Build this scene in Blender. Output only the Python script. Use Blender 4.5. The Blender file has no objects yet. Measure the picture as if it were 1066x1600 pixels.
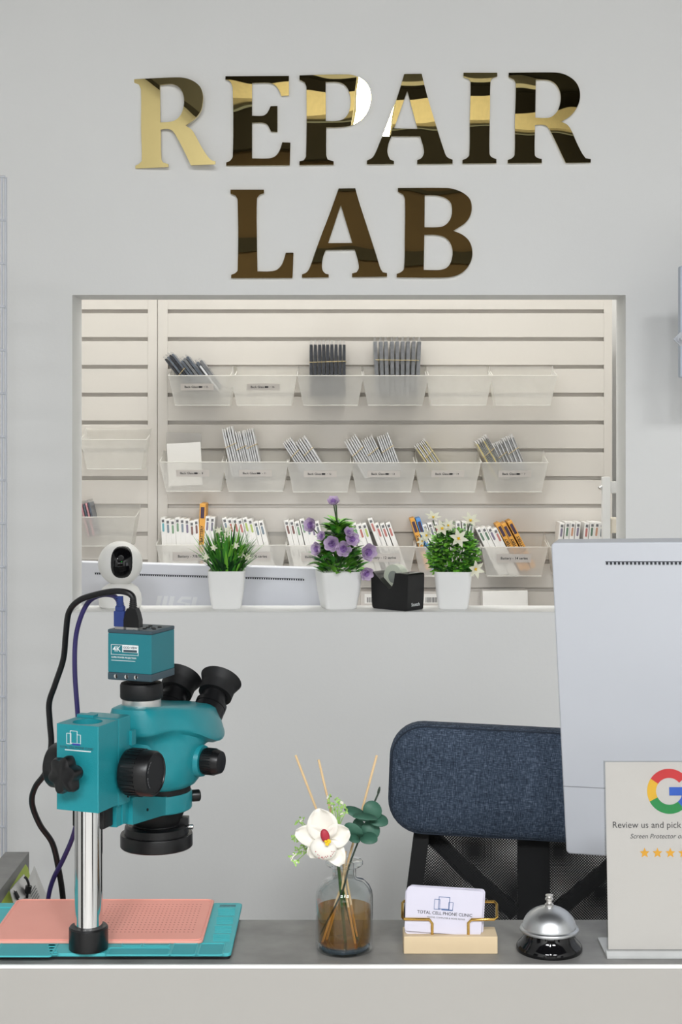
import bpy, bmesh, math, random
from mathutils import Vector, Matrix
random.seed(7)
S = bpy.context.scene
COL = S.collection
PI = math.pi
R_ = math.radians
H = 1.653            # eye height above the floor
F = 2400.0           # focal length in pixels of the 1066x1600 frame
HX, HY = 545.0, 675.0
# ------------------------------------------------------------------ camera
cd = bpy.data.cameras.new('camera'); cam = bpy.data.objects.new('camera', cd); COL.objects.link(cam)
cam.location = (0, 0, H); cam.rotation_euler = (PI/2, 0, 0)
cd.sensor_fit = 'VERTICAL'; cd.sensor_height = 36.0; cd.sensor_width = 24.0; cd.lens = 36.0*F/1600
cd.shift_x = -(HX-533)/1600; cd.shift_y = -(800-HY)/1600
cd.clip_start = 0.05; cd.clip_end = 60
S.camera = cam
S.view_settings.view_transform = 'Standard'
try: S.view_settings.look = 'None'
except Exception: pass
S.view_settings.gamma = 1.0; S.view_settings.use_curve_mapping = False
S.view_settings.exposure = 0.08
# ------------------------------------------------------------------ world and lamps
w = bpy.data.worlds.new('world'); S.world = w; w.use_nodes = True
w.node_tree.nodes['Background'].inputs[0].default_value = (0.8, 0.9, 1.0, 1)
w.node_tree.nodes['Background'].inputs[1].default_value = 0.3
def srgb(c):
    return tuple(((x/255)/12.92 if x/255 <= .04045 else ((x/255+.055)/1.055)**2.4) for x in c)
CEIL = 4.15
def lamp(name, loc, sx, sy, power, color, rot=(0, 0, 0)):
    l = bpy.data.lights.new(name, 'AREA'); l.shape = 'RECTANGLE'; l.size = sx; l.size_y = sy
    l.energy = power; l.color = color
    o = bpy.data.objects.new(name, l); COL.objects.link(o); o.location = loc; o.rotation_euler = rot
    return o
FRONT_P, SIDE_P, BACK_P = 44, 124, 17
COOL = (0.97, 0.985, 1.0); WARM = (1.0, 0.985, 0.955)
S.cycles.transparent_max_bounces = 32
LAMPS = [((.13, -1.05, 3.2), .15, 1.2, FRONT_P, COOL, 'middle'), ((-.9, -2.4, 4.03), .9, .9, SIDE_P, COOL, 'left'),
         ((1.3, -2.4, 4.03), .9, .9, SIDE_P*.9, COOL, 'right'),
         ((.3, -4.35, 4.09), 2.2, .08, 5, COOL, 'rear')]  # rear lamp is added to light the cream band mirrored in the letters
BACKLAMPS = [((-.5, 3.40, 4.0), .8, .2, BACK_P, WARM, 'left'), ((.3, 3.40, 4.0), .6, .2, BACK_P, WARM, 'right')]

lamp('added_wall_fill', (.3, -4.93, 1.86), 3.2, .95, 22, (.96, .985, 1.0), (PI/2, 0, 0))  # unseen light added to even out the front wall, no window known there
# ------------------------------------------------------------------ helpers
def P(px, py, Y): return Vector(((px-HX)*Y/F, Y, H+(HY-py)*Y/F))
MATS = {}
def mat(name, rgb, rough=.5, metal=0.0, var=.05, scale=30, bump=0, bscale=200, **kw):
    if name in MATS: return MATS[name]
    m = bpy.data.materials.new(name); m.use_nodes = True; nt = m.node_tree; N = nt.nodes; L = nt.links
    b = N['Principled BSDF']; c = srgb(rgb)
    tc = N.new('ShaderNodeTexCoord')
    nz = N.new('ShaderNodeTexNoise'); nz.inputs['Scale'].default_value = scale; nz.inputs['Detail'].default_value = 4
    L.new(tc.outputs['Object'], nz.inputs['Vector'])
    rp = N.new('ShaderNodeValToRGB')
    rp.color_ramp.elements[0].position = .3; rp.color_ramp.elements[1].position = .7
    rp.color_ramp.elements[0].color = tuple(x*(1-var) for x in c)+(1,)
    rp.color_ramp.elements[1].color = tuple(min(1, x*(1+var)) for x in c)+(1,)
    L.new(nz.outputs['Fac'], rp.inputs['Fac']); L.new(rp.outputs['Color'], b.inputs['Base Color'])
    b.inputs['Roughness'].default_value = rough; b.inputs['Metallic'].default_value = metal
    if bump:
        n2 = N.new('ShaderNodeTexNoise'); n2.inputs['Scale'].default_value = bscale; L.new(tc.outputs['Object'], n2.inputs['Vector'])
        bp = N.new('ShaderNodeBump'); bp.inputs['Strength'].default_value = bump; bp.inputs['Distance'].default_value = .002
        L.new(n2.outputs['Fac'], bp.inputs['Height']); L.new(bp.outputs['Normal'], b.inputs['Normal'])
    for k, v in kw.items(): b.inputs[k.replace('_', ' ')].default_value = v
    MATS[name] = m
    return m
def clearmat(name, rgb, tint=.97, gloss=.03, solid=0.0, rough=.02, solid_rgb=(235, 235, 235), fres=1.45, fk=1.0):
    """thin clear plastic or glass: lets light straight through, mirrors a little, with a frosted share"""
    m = bpy.data.materials.new(name); m.use_nodes = True; nt = m.node_tree; N = nt.nodes; L = nt.links
    N.clear(); out = N.new('ShaderNodeOutputMaterial')
    tr = N.new('ShaderNodeBsdfTransparent'); c = srgb(rgb); tr.inputs[0].default_value = tuple(x*tint for x in c)+(1,)
    gl = N.new('ShaderNodeBsdfGlossy'); gl.inputs['Roughness'].default_value = rough; gl.inputs[0].default_value = (.9, .9, .9, 1)
    lw = N.new('ShaderNodeLayerWeight'); lw.inputs['Blend'].default_value = .5
    fr = N.new('ShaderNodeMath'); fr.operation = 'POWER'; fr.inputs[1].default_value = 4.0; L.new(lw.outputs['Facing'], fr.inputs[0])
    mul = N.new('ShaderNodeMath'); mul.operation = 'MULTIPLY_ADD'; mul.inputs[1].default_value = fk; mul.inputs[2].default_value = gloss; mul.use_clamp = True
    L.new(fr.outputs[0], mul.inputs[0])
    mx = N.new('ShaderNodeMixShader'); L.new(mul.outputs[0], mx.inputs[0]); L.new(tr.outputs[0], mx.inputs[1]); L.new(gl.outputs[0], mx.inputs[2])
    last = mx
    if solid:
        tc = N.new('ShaderNodeTexCoord'); nz = N.new('ShaderNodeTexNoise'); nz.inputs['Scale'].default_value = 25
        L.new(tc.outputs['Object'], nz.inputs['Vector'])
        df = N.new('ShaderNodeBsdfDiffuse'); df.inputs[0].default_value = srgb(solid_rgb)+(1,)
        tl = N.new('ShaderNodeBsdfTranslucent'); tl.inputs[0].default_value = srgb(solid_rgb)+(1,)
        m2 = N.new('ShaderNodeMixShader'); m2.inputs[0].default_value = .45; L.new(df.outputs[0], m2.inputs[1]); L.new(tl.outputs[0], m2.inputs[2])
        m3 = N.new('ShaderNodeMixShader')
        ma = N.new('ShaderNodeMath'); ma.operation = 'MULTIPLY_ADD'; ma.inputs[1].default_value = .1; ma.inputs[2].default_value = solid-.05
        L.new(nz.outputs['Fac'], ma.inputs[0]); L.new(ma.outputs[0], m3.inputs[0])
        L.new(mx.outputs[0], m3.inputs[1]); L.new(m2.outputs[0], m3.inputs[2]); last = m3
    L.new(last.outputs[0], out.inputs[0])
    MATS[name] = m
    return m

class MB:
    def __init__(s, M=None): s.v = []; s.f = []; s.mi = []; s.M = M; s.wn = False
    def add(s, vs, fs, mi=0):
        o = len(s.v)
        for p in vs:
            p = Vector(p); s.v.append(s.M @ p if s.M else p)
        for f in fs: s.f.append([i+o for i in f]); s.mi.append(mi)
        return s
    def box(s, c, d, R=None, bev=0, mi=0, seg=2):
        x, y, z = (k/2 for k in d)
        if bev:
            s.wn = True
            bm = bmesh.new(); bmesh.ops.create_cube(bm, size=1.0)
            for v in bm.verts: v.co = Vector((v.co.x*2*x, v.co.y*2*y, v.co.z*2*z))
            bmesh.ops.bevel(bm, geom=list(bm.edges), offset=bev, segments=seg, profile=.5, affect='EDGES')
            bm.verts.index_update()
            vs = [v.co.copy() for v in bm.verts]; fs = [[v.index for v in f.verts] for f in bm.faces]; bm.free()
        else:
            vs = [Vector((a*x, b*y, e*z)) for a in (-1, 1) for b in (-1, 1) for e in (-1, 1)]
            fs = [[0, 1, 3, 2], [4, 6, 7, 5], [0, 4, 5, 1], [2, 3, 7, 6], [0, 2, 6, 4], [1, 5, 7, 3]]
        c = Vector(c)
        if R: vs = [R @ p for p in vs]
        return s.add([p+c for p in vs], fs, mi)
    def span(s, a, b, bev=0, mi=0):
        a = Vector(a); b = Vector(b)
        return s.box((a+b)/2, [abs(k) for k in (b-a)], bev=bev, mi=mi)
    def lathe(s, prof, o=(0, 0, 0), axis=(0, 0, 1), n=32, mi=0, lobes=0, la=0):
        o = Vector(o); ax = Vector(axis).normalized()
        q = Vector((0, 0, 1)).rotation_difference(ax)
        vs = []
        for r, h in prof:
            for k in range(n):
                t = 2*PI*k/n; rr = r*(1+la*math.cos(lobes*t)) if lobes else r
                vs.append(o+q @ Vector((rr*math.cos(t), rr*math.sin(t), h)))
        fs = []
        for i in range(len(prof)-1):
            for k in range(n):
                k2 = (k+1) % n
                fs.append([i*n+k, i*n+k2, (i+1)*n+k2, (i+1)*n+k])
        if prof[0][0] > 1e-6: fs.append(list(range(n))[::-1])
        if prof[-1][0] > 1e-6: fs.append([(len(prof)-1)*n+k for k in range(n)])
        return s.add(vs, fs, mi)
    def cyl(s, a, b, r, r2=None, n=24, mi=0):
        a = Vector(a); b = Vector(b); L = (b-a).length
        return s.lathe([(r, 0), (r if r2 is None else r2, L)], a, b-a, n, mi)
    def tube(s, path, r, n=8, mi=0, closed=False):
        path = [Vector(p) for p in path]; vs = []; m = len(path)
        up = None
        for i, p in enumerate(path):
            if closed: t = path[(i+1) % m]-path[i-1]
            else: t = path[min(i+1, m-1)]-path[max(i-1, 0)]
            t.normalize()
            if up is None:
                up = Vector((0, 0, 1)) if abs(t.z) < .9 else Vector((1, 0, 0))
            up = (up-t*up.dot(t)).normalized(); sd = t.cross(up)
            rr = r[i] if isinstance(r, (list, tuple)) else r
            for k in range(n):
                a = 2*PI*k/n; vs.append(p+up*rr*math.cos(a)+sd*rr*math.sin(a))
        fs = []
        for i in range(m if closed else m-1):
            j = (i+1) % m
            for k in range(n):
                k2 = (k+1) % n; fs.append([i*n+k, i*n+k2, j*n+k2, j*n+k])
        if not closed:
            fs.append(list(range(n))[::-1]); fs.append([(m-1)*n+k for k in range(n)])
        return s.add(vs, fs, mi)
    def ell(s, c, r, R=None, n=20, mi=0):
        c = Vector(c); r = Vector(r) if not isinstance(r, (int, float)) else Vector((r, r, r)); vs = []; fs = []; m = n//2
        for i in range(m+1):
            a = PI*i/m
            for k in range(n):
                t = 2*PI*k/n; p = Vector((r.x*math.sin(a)*math.cos(t), r.y*math.sin(a)*math.sin(t), r.z*math.cos(a)))
                vs.append(c+(R @ p if R else p))
        for i in range(m):
            for k in range(n):
                k2 = (k+1) % n; fs.append([i*n+k, (i+1)*n+k, (i+1)*n+k2, i*n+k2])
        return s.add(vs, fs, mi)
    def prism(s, poly, o, ex, ey, ez, depth, mi=0):
        """poly in the plane (ex, ey) at o, extruded by depth along ez (simple, convex-ish)"""
        o = Vector(o); ex = Vector(ex); ey = Vector(ey); ez = Vector(ez); n = len(poly)
        vs = [o+ex*a+ey*b for a, b in poly]+[o+ex*a+ey*b+ez*depth for a, b in poly]
        fs = [list(range(n)), list(range(n, 2*n))[::-1]]+[[i, i+n, (i+1) % n+n, (i+1) % n] for i in range(n)]
        return s.add(vs, fs, mi)
    def leaf(s, base, d, nrm, L, W, curl=.3, fold=.15, n=4, mi=0, tip=.0, wide=.45):
        base = Vector(base); d = Vector(d).normalized(); nrm = Vector(nrm); nrm = (nrm-d*nrm.dot(d))
        if nrm.length < 1e-4: nrm = d.orthogonal()
        nrm.normalize(); sd = d.cross(nrm); vs = []; fs = []
        for i in range(n+1):
            t = i/n
            w_ = W/2*max(tip, math.sin(PI*min(1, max(0, t))**(math.log(.5)/math.log(wide)))) if 0 < i < n else (W*.08 if i == 0 else W*tip/2)
            c = base+d*(L*t)-nrm*(curl*L*t*t)
            vs += [c+sd*w_+nrm*fold*w_, c, c-sd*w_+nrm*fold*w_]
        for i in range(n):
            a = i*3; fs += [[a, a+1, a+4, a+3], [a+1, a+2, a+5, a+4]]
        return s.add(vs, fs, mi)
    def build(s, name, mats, parent=None, sharp=35, world=False, sub=0, loc=None):
        me = bpy.data.meshes.new(name)
        vs = s.v
        if parent is not None and world:
            Mi = MW(parent).inverted(); vs = [Mi @ p for p in vs]
        if loc is not None: loc = Vector(loc); vs = [p-loc for p in vs]
        me.from_pydata([tuple(p) for p in vs], [], s.f)
        mats = mats if isinstance(mats, (list, tuple)) else [mats]
        for m in mats: me.materials.append(m)
        me.polygons.foreach_set('material_index', s.mi)
        me.polygons.foreach_set('use_smooth', [True]*len(s.f))
        bm = bmesh.new(); bm.from_mesh(me); bmesh.ops.recalc_face_normals(bm, faces=bm.faces); bm.to_mesh(me); bm.free()
        me.set_sharp_from_angle(angle=R_(sharp))
        me.update()
        o = bpy.data.objects.new(name, me); COL.objects.link(o)
        if parent is not None: o.parent = parent
        if loc is not None: o.location = loc
        if s.wn:
            md = o.modifiers.new('normals', 'WEIGHTED_NORMAL'); md.keep_sharp = True; md.mode = 'FACE_AREA'
        if sub:
            md = o.modifiers.new('smooth', 'SUBSURF'); md.levels = sub; md.render_levels = sub
        return o
def MW(o):
    M = Matrix.Identity(4)
    while o is not None:
        M = Matrix.LocRotScale(o.location, o.rotation_euler, o.scale) @ M; o = o.parent
    return M
def tag(o, label, cat, group=None):
    o['label'] = label; o['category'] = cat
    if group: o['group'] = group
    return o
def thing(name, label, cat, loc=(0, 0, 0), rot=(0, 0, 0), group=None):
    o = bpy.data.objects.new(name, None); COL.objects.link(o); o.empty_display_size = .02
    o.location = loc; o.rotation_euler = rot
    return tag(o, label, cat, group)
def struct(name, mb, m):
    o = mb.build(name, m); o['kind'] = 'structure'; return o
def copy_tree(o, parent=None):
    c = o.copy(); COL.objects.link(c)
    if parent is not None: c.parent = parent
    for ch in [x for x in KIDS.get(o.name, [])]: copy_tree(ch, c)
    return c
KIDS = {}
FACE = Matrix.Rotation(PI/2, 4, 'X')     # text plane turned towards -Y
def text_data(s, width=None, size=1.0, extrude=0.0, bold=0.0, shear=0.0, align='CENTER'):
    cu = bpy.data.curves.new('t', 'FONT'); cu.body = s; cu.size = 1.0; cu.extrude = 0; cu.offset = bold; cu.shear = shear
    cu.align_x = align; cu.align_y = 'CENTER'; cu.resolution_u = 3
    ob = bpy.data.objects.new('t', cu); COL.objects.link(ob)
    dg = bpy.context.evaluated_depsgraph_get(); dg.update()
    me = bpy.data.meshes.new_from_object(ob.evaluated_get(dg), depsgraph=dg)
    bpy.data.objects.remove(ob); bpy.data.curves.remove(cu)
    xs = [v.co.x for v in me.vertices] or [0, 1]; w0 = max(xs)-min(xs); k = (width/w0) if width else size
    for v in me.vertices: v.co = v.co*k
    vs = [v.co.copy() for v in me.vertices]; fs = [list(p.vertices) for p in me.polygons]
    bpy.data.meshes.remove(me)
    return vs, fs
TXC = {}
def text(name, s, M, m, parent, width=None, size=1.0, bold=0.0, shear=0.0, align='CENTER', hs=1.0, extra=None):
    """flat lettering; M maps the text plane into the parent's coordinates"""
    key = (s, width, size, bold, shear, align)
    if key not in TXC: TXC[key] = text_data(s, width, size, 0, bold, shear, align)
    vs, fs = TXC[key]
    mb = MB(M); mb.add([Vector((v.x, v.y*hs, v.z)) for v in vs], fs)
    if extra: extra(mb)
    return mb.build(name, m, parent)
def hermite(loop, maxang=42, n=5):
    out = []; m = len(loop); pts = [Vector(p) for p in loop]
    def ang(i):
        a = pts[i]-pts[i-1]; b = pts[(i+1) % m]-pts[i]
        return abs(a.angle(b)) if a.length > 1e-9 and b.length > 1e-9 else 0
    sm = [math.degrees(ang(i)) < maxang for i in range(m)]
    for i in range(m):
        a = pts[i]; b = pts[(i+1) % m]; L = (b-a).length
        ta = (pts[(i+1) % m]-pts[i-1]).normalized()*L if sm[i] else b-a
        tb = (pts[(i+2) % m]-pts[i]).normalized()*L if sm[(i+1) % m] else b-a
        for k in range(n if (sm[i] or sm[(i+1) % m]) else 1):
            t = k/n
            h00 = 2*t**3-3*t*t+1; h10 = t**3-2*t*t+t; h01 = -2*t**3+3*t*t; h11 = t**3-t*t
            out.append(a*h00+ta*h10+b*h01+tb*h11)
    return out
def shape(loops, depth):
    """2D loops (first outer, rest holes) -> filled slab, local x/y with thickness -z..0; returns verts, faces"""
    cu = bpy.data.curves.new('s', 'CURVE'); cu.dimensions = '2D'; cu.fill_mode = 'BOTH'; cu.extrude = depth/2; cu.bevel_depth = 0
    for lp in loops:
        sp = cu.splines.new('POLY'); sp.points.add(len(lp)-1); sp.use_cyclic_u = True
        for q, p in zip(sp.points, lp): q.co = (p[0], p[1], 0, 1)
    ob = bpy.data.objects.new('s', cu); COL.objects.link(ob)
    dg = bpy.context.evaluated_depsgraph_get(); dg.update()
    me = bpy.data.meshes.new_from_object(ob.evaluated_get(dg), depsgraph=dg)
    vs = [v.co.copy() for v in me.vertices]; fs = [list(p.vertices) for p in me.polygons]
    bpy.data.objects.remove(ob); bpy.data.curves.remove(cu); bpy.data.meshes.remove(me)
    return vs, fs
def rrect(w_, h_, r, n=5):
    o = []
    for cx, cy, a0 in ((w_/2-r, h_/2-r, 0), (-w_/2+r, h_/2-r, 90), (-w_/2+r, -h_/2+r, 180), (w_/2-r, -h_/2+r, 270)):
        for k in range(n+1):
            a = R_(a0+90*k/n); o.append((cx+r*math.cos(a), cy+r*math.sin(a)))
    return o
def catmull(pts, n=8):
    pts = [Vector(p) for p in pts]; o = []
    q = [pts[0]*2-pts[1]]+pts+[pts[-1]*2-pts[-2]]
    for i in range(1, len(q)-2):
        a, b, c, d = q[i-1], q[i], q[i+1], q[i+2]
        for k in range(n):
            t = k/n
            o.append(.5*((2*b)+(c-a)*t+(2*a-5*b+4*c-d)*t*t+(3*b-a-3*c+d)*t**3))
    o.append(pts[-1]); return o

# ------------------------------------------------------------------ materials
m_wall = mat('painted_wall', (236, 236, 234), .6, var=.012, scale=3, bump=.08, bscale=120)
m_trimw = mat('white_trim', (232, 232, 230), .45, var=.01)
m_ceil = mat('black_ceiling', (10, 10, 10), .9)
m_band = mat('cream_bulkhead', (246, 236, 212), .7)
m_brown = mat('brown_shopfront', (62, 49, 36), .8, var=.25, scale=1.2)
m_dark = mat('dark_shopfront', (20, 17, 15), .8, var=.2, scale=2)
m_floor = mat('grey_floor', (196, 194, 190), .5, var=.1, scale=2)
m_slat = mat('slatwall_laminate', (226, 221, 214), .5, var=.012, scale=4)
m_gold = mat('gold_mirror_acrylic', (216, 197, 138), .006, 1.0, var=.01, bump=0)
def gold_wave(m):
    nt = m.node_tree; N = nt.nodes; L = nt.links; b = N['Principled BSDF']
    tc = N.new('ShaderNodeTexCoord'); n2 = N.new('ShaderNodeTexNoise'); n2.inputs['Scale'].default_value = 7; n2.inputs['Detail'].default_value = 1
    L.new(tc.outputs['Object'], n2.inputs['Vector'])
    bp = N.new('ShaderNodeBump'); bp.inputs['Strength'].default_value = .16; bp.inputs['Distance'].default_value = .003
    L.new(n2.outputs['Fac'], bp.inputs['Height']); L.new(bp.outputs['Normal'], b.inputs['Normal'])
gold_wave(m_gold)
m_counter = mat('white_counter_laminate', (178, 175, 170), .4, var=.01, scale=3)
m_edge = mat('lit_counter_edge', (246, 245, 243), .3, var=.005)  # paler tone painted in for the light the bevelled edge catches
m_stone = mat('grey_stone_laminate', (134, 133, 130), .42, var=.2, scale=22)
m_teal = mat('teal_paint', (34, 142, 152), .32, var=.03, bump=.12, bscale=700)
m_teal_cam = mat('teal_anodised', (32, 122, 133), .45, var=.02)
m_tealrub = mat('teal_silicone', (78, 188, 194), .5, var=.03)
m_tealgroove = mat('teal_groove', (66, 172, 180), .6, var=.03)
m_pink = mat('pink_silicone', (255, 176, 160), .55, var=.02)
m_pinkd = mat('pink_dimple', (205, 118, 108), .6, var=.02)
m_black = mat('black_plastic', (15, 15, 17), .35, var=.1)
m_blackm = mat('black_matte', (12, 12, 14), .6, var=.1)
m_blackg = mat('black_gloss', (14, 14, 16), .08, var=.05)
m_slate = mat('slate_grey_metal', (58, 78, 88), .45, var=.03)
m_chrome = mat('chrome', (225, 225, 225), .06, 1.0, var=.01)
m_steel = mat('brushed_steel', (225, 223, 220), .38, 1.0, var=.06)
m_white = mat('white_print', (235, 240, 240), .6, var=.005)
m_black_print = mat('black_print', (28, 28, 30), .6, var=.02)
m_grey_print = mat('grey_print', (110, 110, 112), .6, var=.02)
m_blue_print = mat('blue_print', (60, 70, 165), .5, var=.02)
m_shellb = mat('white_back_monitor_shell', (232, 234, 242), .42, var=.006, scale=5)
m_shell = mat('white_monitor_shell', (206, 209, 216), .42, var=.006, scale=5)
m_shell2 = mat('white_monitor_logo', (244, 246, 250), .3, var=.004)
m_vent = mat('vent_dark', (52, 54, 60), .7)
m_pot = mat('white_ceramic', (252, 252, 250), .3, var=.006)
m_camw = mat('white_camera_shell', (238, 237, 233), .3, var=.006)
m_card = mat('card_paper', (218, 215, 230), .5, var=.004)
m_paper = mat('white_paper', (214, 211, 209), .7, var=.006)
m_labelp = mat('label_paper', (204, 198, 192), .6, var=.01)
m_boxw = mat('white_box_card', (236, 234, 230), .5, var=.01)
m_orange = mat('orange_box_card', (230, 166, 70), .5, var=.04)
m_bluebox = mat('blue_box_card', (88, 148, 214), .5, var=.04)
m_wood = mat('pale_pine', (228, 205, 168), .5, var=.05, scale=14)
m_goldwire = mat('gold_wire', (206, 168, 92), .25, 1.0, var=.02)
m_reed = mat('reed_tan', (226, 194, 148), .6, var=.06, scale=60)
m_leafd = mat('dark_leaf', (38, 84, 40), .45, var=.25, scale=40)
m_leafm = mat('green_leaf', (76, 152, 54), .45, var=.25, scale=40)
m_leafl = mat('bright_leaf', (126, 196, 66), .45, var=.2, scale=40)
m_euc = mat('eucalyptus_leaf', (62, 106, 88), .55, var=.12, scale=25)
m_stemg = mat('green_stem', (58, 92, 44), .5, var=.1)
m_purple = mat('lilac_petal', (236, 218, 244), .55, var=.14, scale=60)
m_purpled = mat('violet_petal', (196, 160, 220), .55, var=.14, scale=60)
m_petal = mat('white_petal', (244, 240, 230), .5, var=.03, scale=50)
m_lily = mat('cream_petal', (244, 243, 220), .5, var=.04, scale=50)
m_red = mat('orchid_red', (178, 42, 62), .5, var=.15, scale=90)
m_yel = mat('orchid_yellow', (248, 212, 40), .5, var=.05)
m_bellsil = mat('brushed_silver_dome', (206, 208, 210), .38, 1.0, var=.06, scale=60)
m_cableb = mat('violet_cable', (52, 44, 98), .4, var=.05)
m_plugb = clearmat('blue_translucent_plug', (110, 130, 200), solid=.7, solid_rgb=(88, 108, 178))
m_glass = clearmat('bottle_glass', (250, 252, 252), tint=.985, gloss=.03, fres=1.5, fk=1.4)
m_liq = clearmat('amber_oil', (232, 206, 156), tint=.98, gloss=.0, fres=1.2, fk=.5, solid=.09, solid_rgb=(214, 160, 84))
m_base = clearmat('thick_glass_base', (196, 212, 222), gloss=.12, fres=1.5, solid=.15, solid_rgb=(150, 180, 205))
m_acr = clearmat('clear_acrylic', (252, 252, 251), gloss=.02, fres=1.45)
m_bin = clearmat('frosted_bin_plastic', (250, 249, 246), gloss=.01, solid=.56, rough=.3, solid_rgb=(250, 249, 246), fk=.2)
m_sleeve = clearmat('clear_sleeve', (250, 250, 250), gloss=.02, solid=.80, rough=.3, solid_rgb=(250, 249, 248), fk=.3)
m_sleevec = clearmat('clear_sleeve_thin', (250, 250, 250), gloss=.05, solid=.10, rough=.15, solid_rgb=(235, 235, 236), fk=.3)
m_wire = mat('white_powder_wire', (200, 203, 210), .4, var=.01)
m_lime = mat('lime_board', (206, 228, 84), .5, var=.03)
m_led = None
def emit(name, rgb, st):
    m = bpy.data.materials.new(name); m.use_nodes = True; N = m.node_tree.nodes; b = N['Principled BSDF']
    b.inputs['Base Color'].default_value = srgb(rgb)+(1,); b.inputs['Emission Color'].default_value = srgb(rgb)+(1,); b.inputs['Emission Strength'].default_value = st
    return m
m_led = emit('green_led', (30, 230, 60), 1.5)
m_screen = emit('added_screen_glow', (240, 242, 248), 1.5)  # glow of the unseen screens, added to lift the lower wall
# denim weave
def denim():
    m = bpy.data.materials.new('denim_weave'); m.use_nodes = True; nt = m.node_tree; N = nt.nodes; L = nt.links; b = N['Principled BSDF']
    tc = N.new('ShaderNodeTexCoord'); facs = []
    for sc in ((1100, 300, 110), (130, 300, 1100)):
        mp = N.new('ShaderNodeMapping'); mp.inputs['Scale'].default_value = sc; L.new(tc.outputs['Object'], mp.inputs['Vector'])
        nz = N.new('ShaderNodeTexNoise'); nz.inputs['Scale'].default_value = 1; nz.inputs['Detail'].default_value = 2; L.new(mp.outputs[0], nz.inputs['Vector']); facs.append(nz)
    ad = N.new('ShaderNodeMath'); ad.operation = 'ADD'; L.new(facs[0].outputs['Fac'], ad.inputs[0]); L.new(facs[1].outputs['Fac'], ad.inputs[1])
    rp = N.new('ShaderNodeValToRGB'); L.new(ad.outputs[0], rp.inputs['Fac'])
    rp.color_ramp.elements[0].position = .45; rp.color_ramp.elements[0].color = srgb((34, 44, 58))+(1,)
    rp.color_ramp.elements[1].position = 1.0; rp.color_ramp.elements[1].color = srgb((132, 146, 166))+(1,)
    e = rp.color_ramp.elements.new(.62); e.color = srgb((54, 68, 87))+(1,)
    # ramp input runs 0..2, halve it
    hf = N.new('ShaderNodeMath'); hf.operation = 'MULTIPLY'; hf.inputs[1].default_value = .62; L.new(ad.outputs[0], hf.inputs[0]); L.new(hf.outputs[0], rp.inputs['Fac'])
    L.new(rp.outputs[0], b.inputs['Base Color']); b.inputs['Roughness'].default_value = .9
    return m
m_denim = denim()
m_piping = mat('dark_piping', (36, 46, 60), .8)
def meshcloth():
    m = bpy.data.materials.new('black_mesh_cloth'); m.use_nodes = True; nt = m.node_tree; N = nt.nodes; L = nt.links; b = N['Principled BSDF']; out = N['Material Output']
    b.inputs['Base Color'].default_value = srgb((24, 25, 27))+(1,); b.inputs['Roughness'].default_value = .7
    tc = N.new('ShaderNodeTexCoord'); sp = N.new('ShaderNodeSeparateXYZ'); L.new(tc.outputs['Object'], sp.inputs[0])
    k = 2*PI/.0044
    def mth(op, a, bb):
        n = N.new('ShaderNodeMath'); n.operation = op
        for i, q in enumerate((a, bb)):
            if q is None: continue
            if isinstance(q, (int, float)): n.inputs[i].default_value = q
            else: L.new(q, n.inputs[i])
        return n.outputs[0]
    cx = mth('COSINE', mth('MULTIPLY', sp.outputs['X'], k), None); cz = mth('COSINE', mth('MULTIPLY', sp.outputs['Z'], k), None)
    g = mth('GREATER_THAN', mth('MULTIPLY', cx, cz), 0.12)
    tr = N.new('ShaderNodeBsdfTransparent'); mx = N.new('ShaderNodeMixShader'); L.new(g, mx.inputs[0]); L.new(b.outputs[0], mx.inputs[1]); L.new(tr.outputs[0], mx.inputs[2])
    L.new(mx.outputs[0], out.inputs[0]); return m
m_mesh = meshcloth()

# ================================================================== SETTING
YW, YWB = 3.117, 3.227
XL, XR = -1.5, 2.3
ox0, ox1 = (113-HX)/770, (978-HX)/770
oz0, oz1 = H-(957-HY)/770, H+(HY-461)/770
mb = MB()
mb.span((XL-.1, YW, 0), (ox0, YWB, CEIL)); mb.span((ox1, YW, 0), (XR+.1, YWB, CEIL))
mb.span((ox0, YW, oz1), (ox1, YWB, CEIL)); mb.span((ox0, YW, 0), (ox1, YWB, oz0))
struct('wall_front', mb, m_wall)
struct('trim_sill', MB().span((ox0+.001, YW-.001, oz0), (ox1-.001, YWB, oz0+.0015)), m_trimw)
struct('floor', MB().span((XL-.1, -5.2, -.1), (XR+.1, 4.5, 0)), m_floor)
struct('ceiling', MB().span((XL-.1, -5.2, CEIL), (XR+.1, YW+.1, CEIL+.1)), m_ceil)
struct('wall_left', MB().span((XL-.1, -5.0, 0), (XL, YW, CEIL)), m_wall)
struct('wall_right', MB().span((XR, -5.0, 0), (XR+.1, YW, CEIL)), m_wall)
struct('wall_rear', MB().span((XL-.1, -5.2, 0), (XR+.1, -5.0, 3.60)), m_brown)
struct('trim_4', MB().span((XL, -5.0, 3.42), (XR, -4.98, 3.45)), m_dark)
struct('trim_5', MB().span((XL, -5.0, 2.9), (XR, -4.97, 3.02)), m_dark)
struct('added_bounce_cut_left', MB().span((XL, -4.75, 3.1), (XL+.03, YW-.01, CEIL)), m_dark)  # dark strips added on both side walls to cut bounce onto the front wall
struct('added_bounce_cut_right', MB().span((XR-.03, -4.75, 3.1), (XR, YW-.01, CEIL)), m_dark)
struct('trim_1', MB().span((XL, -5.0, 3.60), (XR, -4.9, 3.9)), m_dark)
struct('trim_2', MB().span((XL, -5.0, 3.93), (XR, -4.8, 4.05)), m_band)
struct('trim_3', MB().span((XL, -5.0, 4.05), (XR, -4.85, CEIL)), m_dark)
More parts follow.
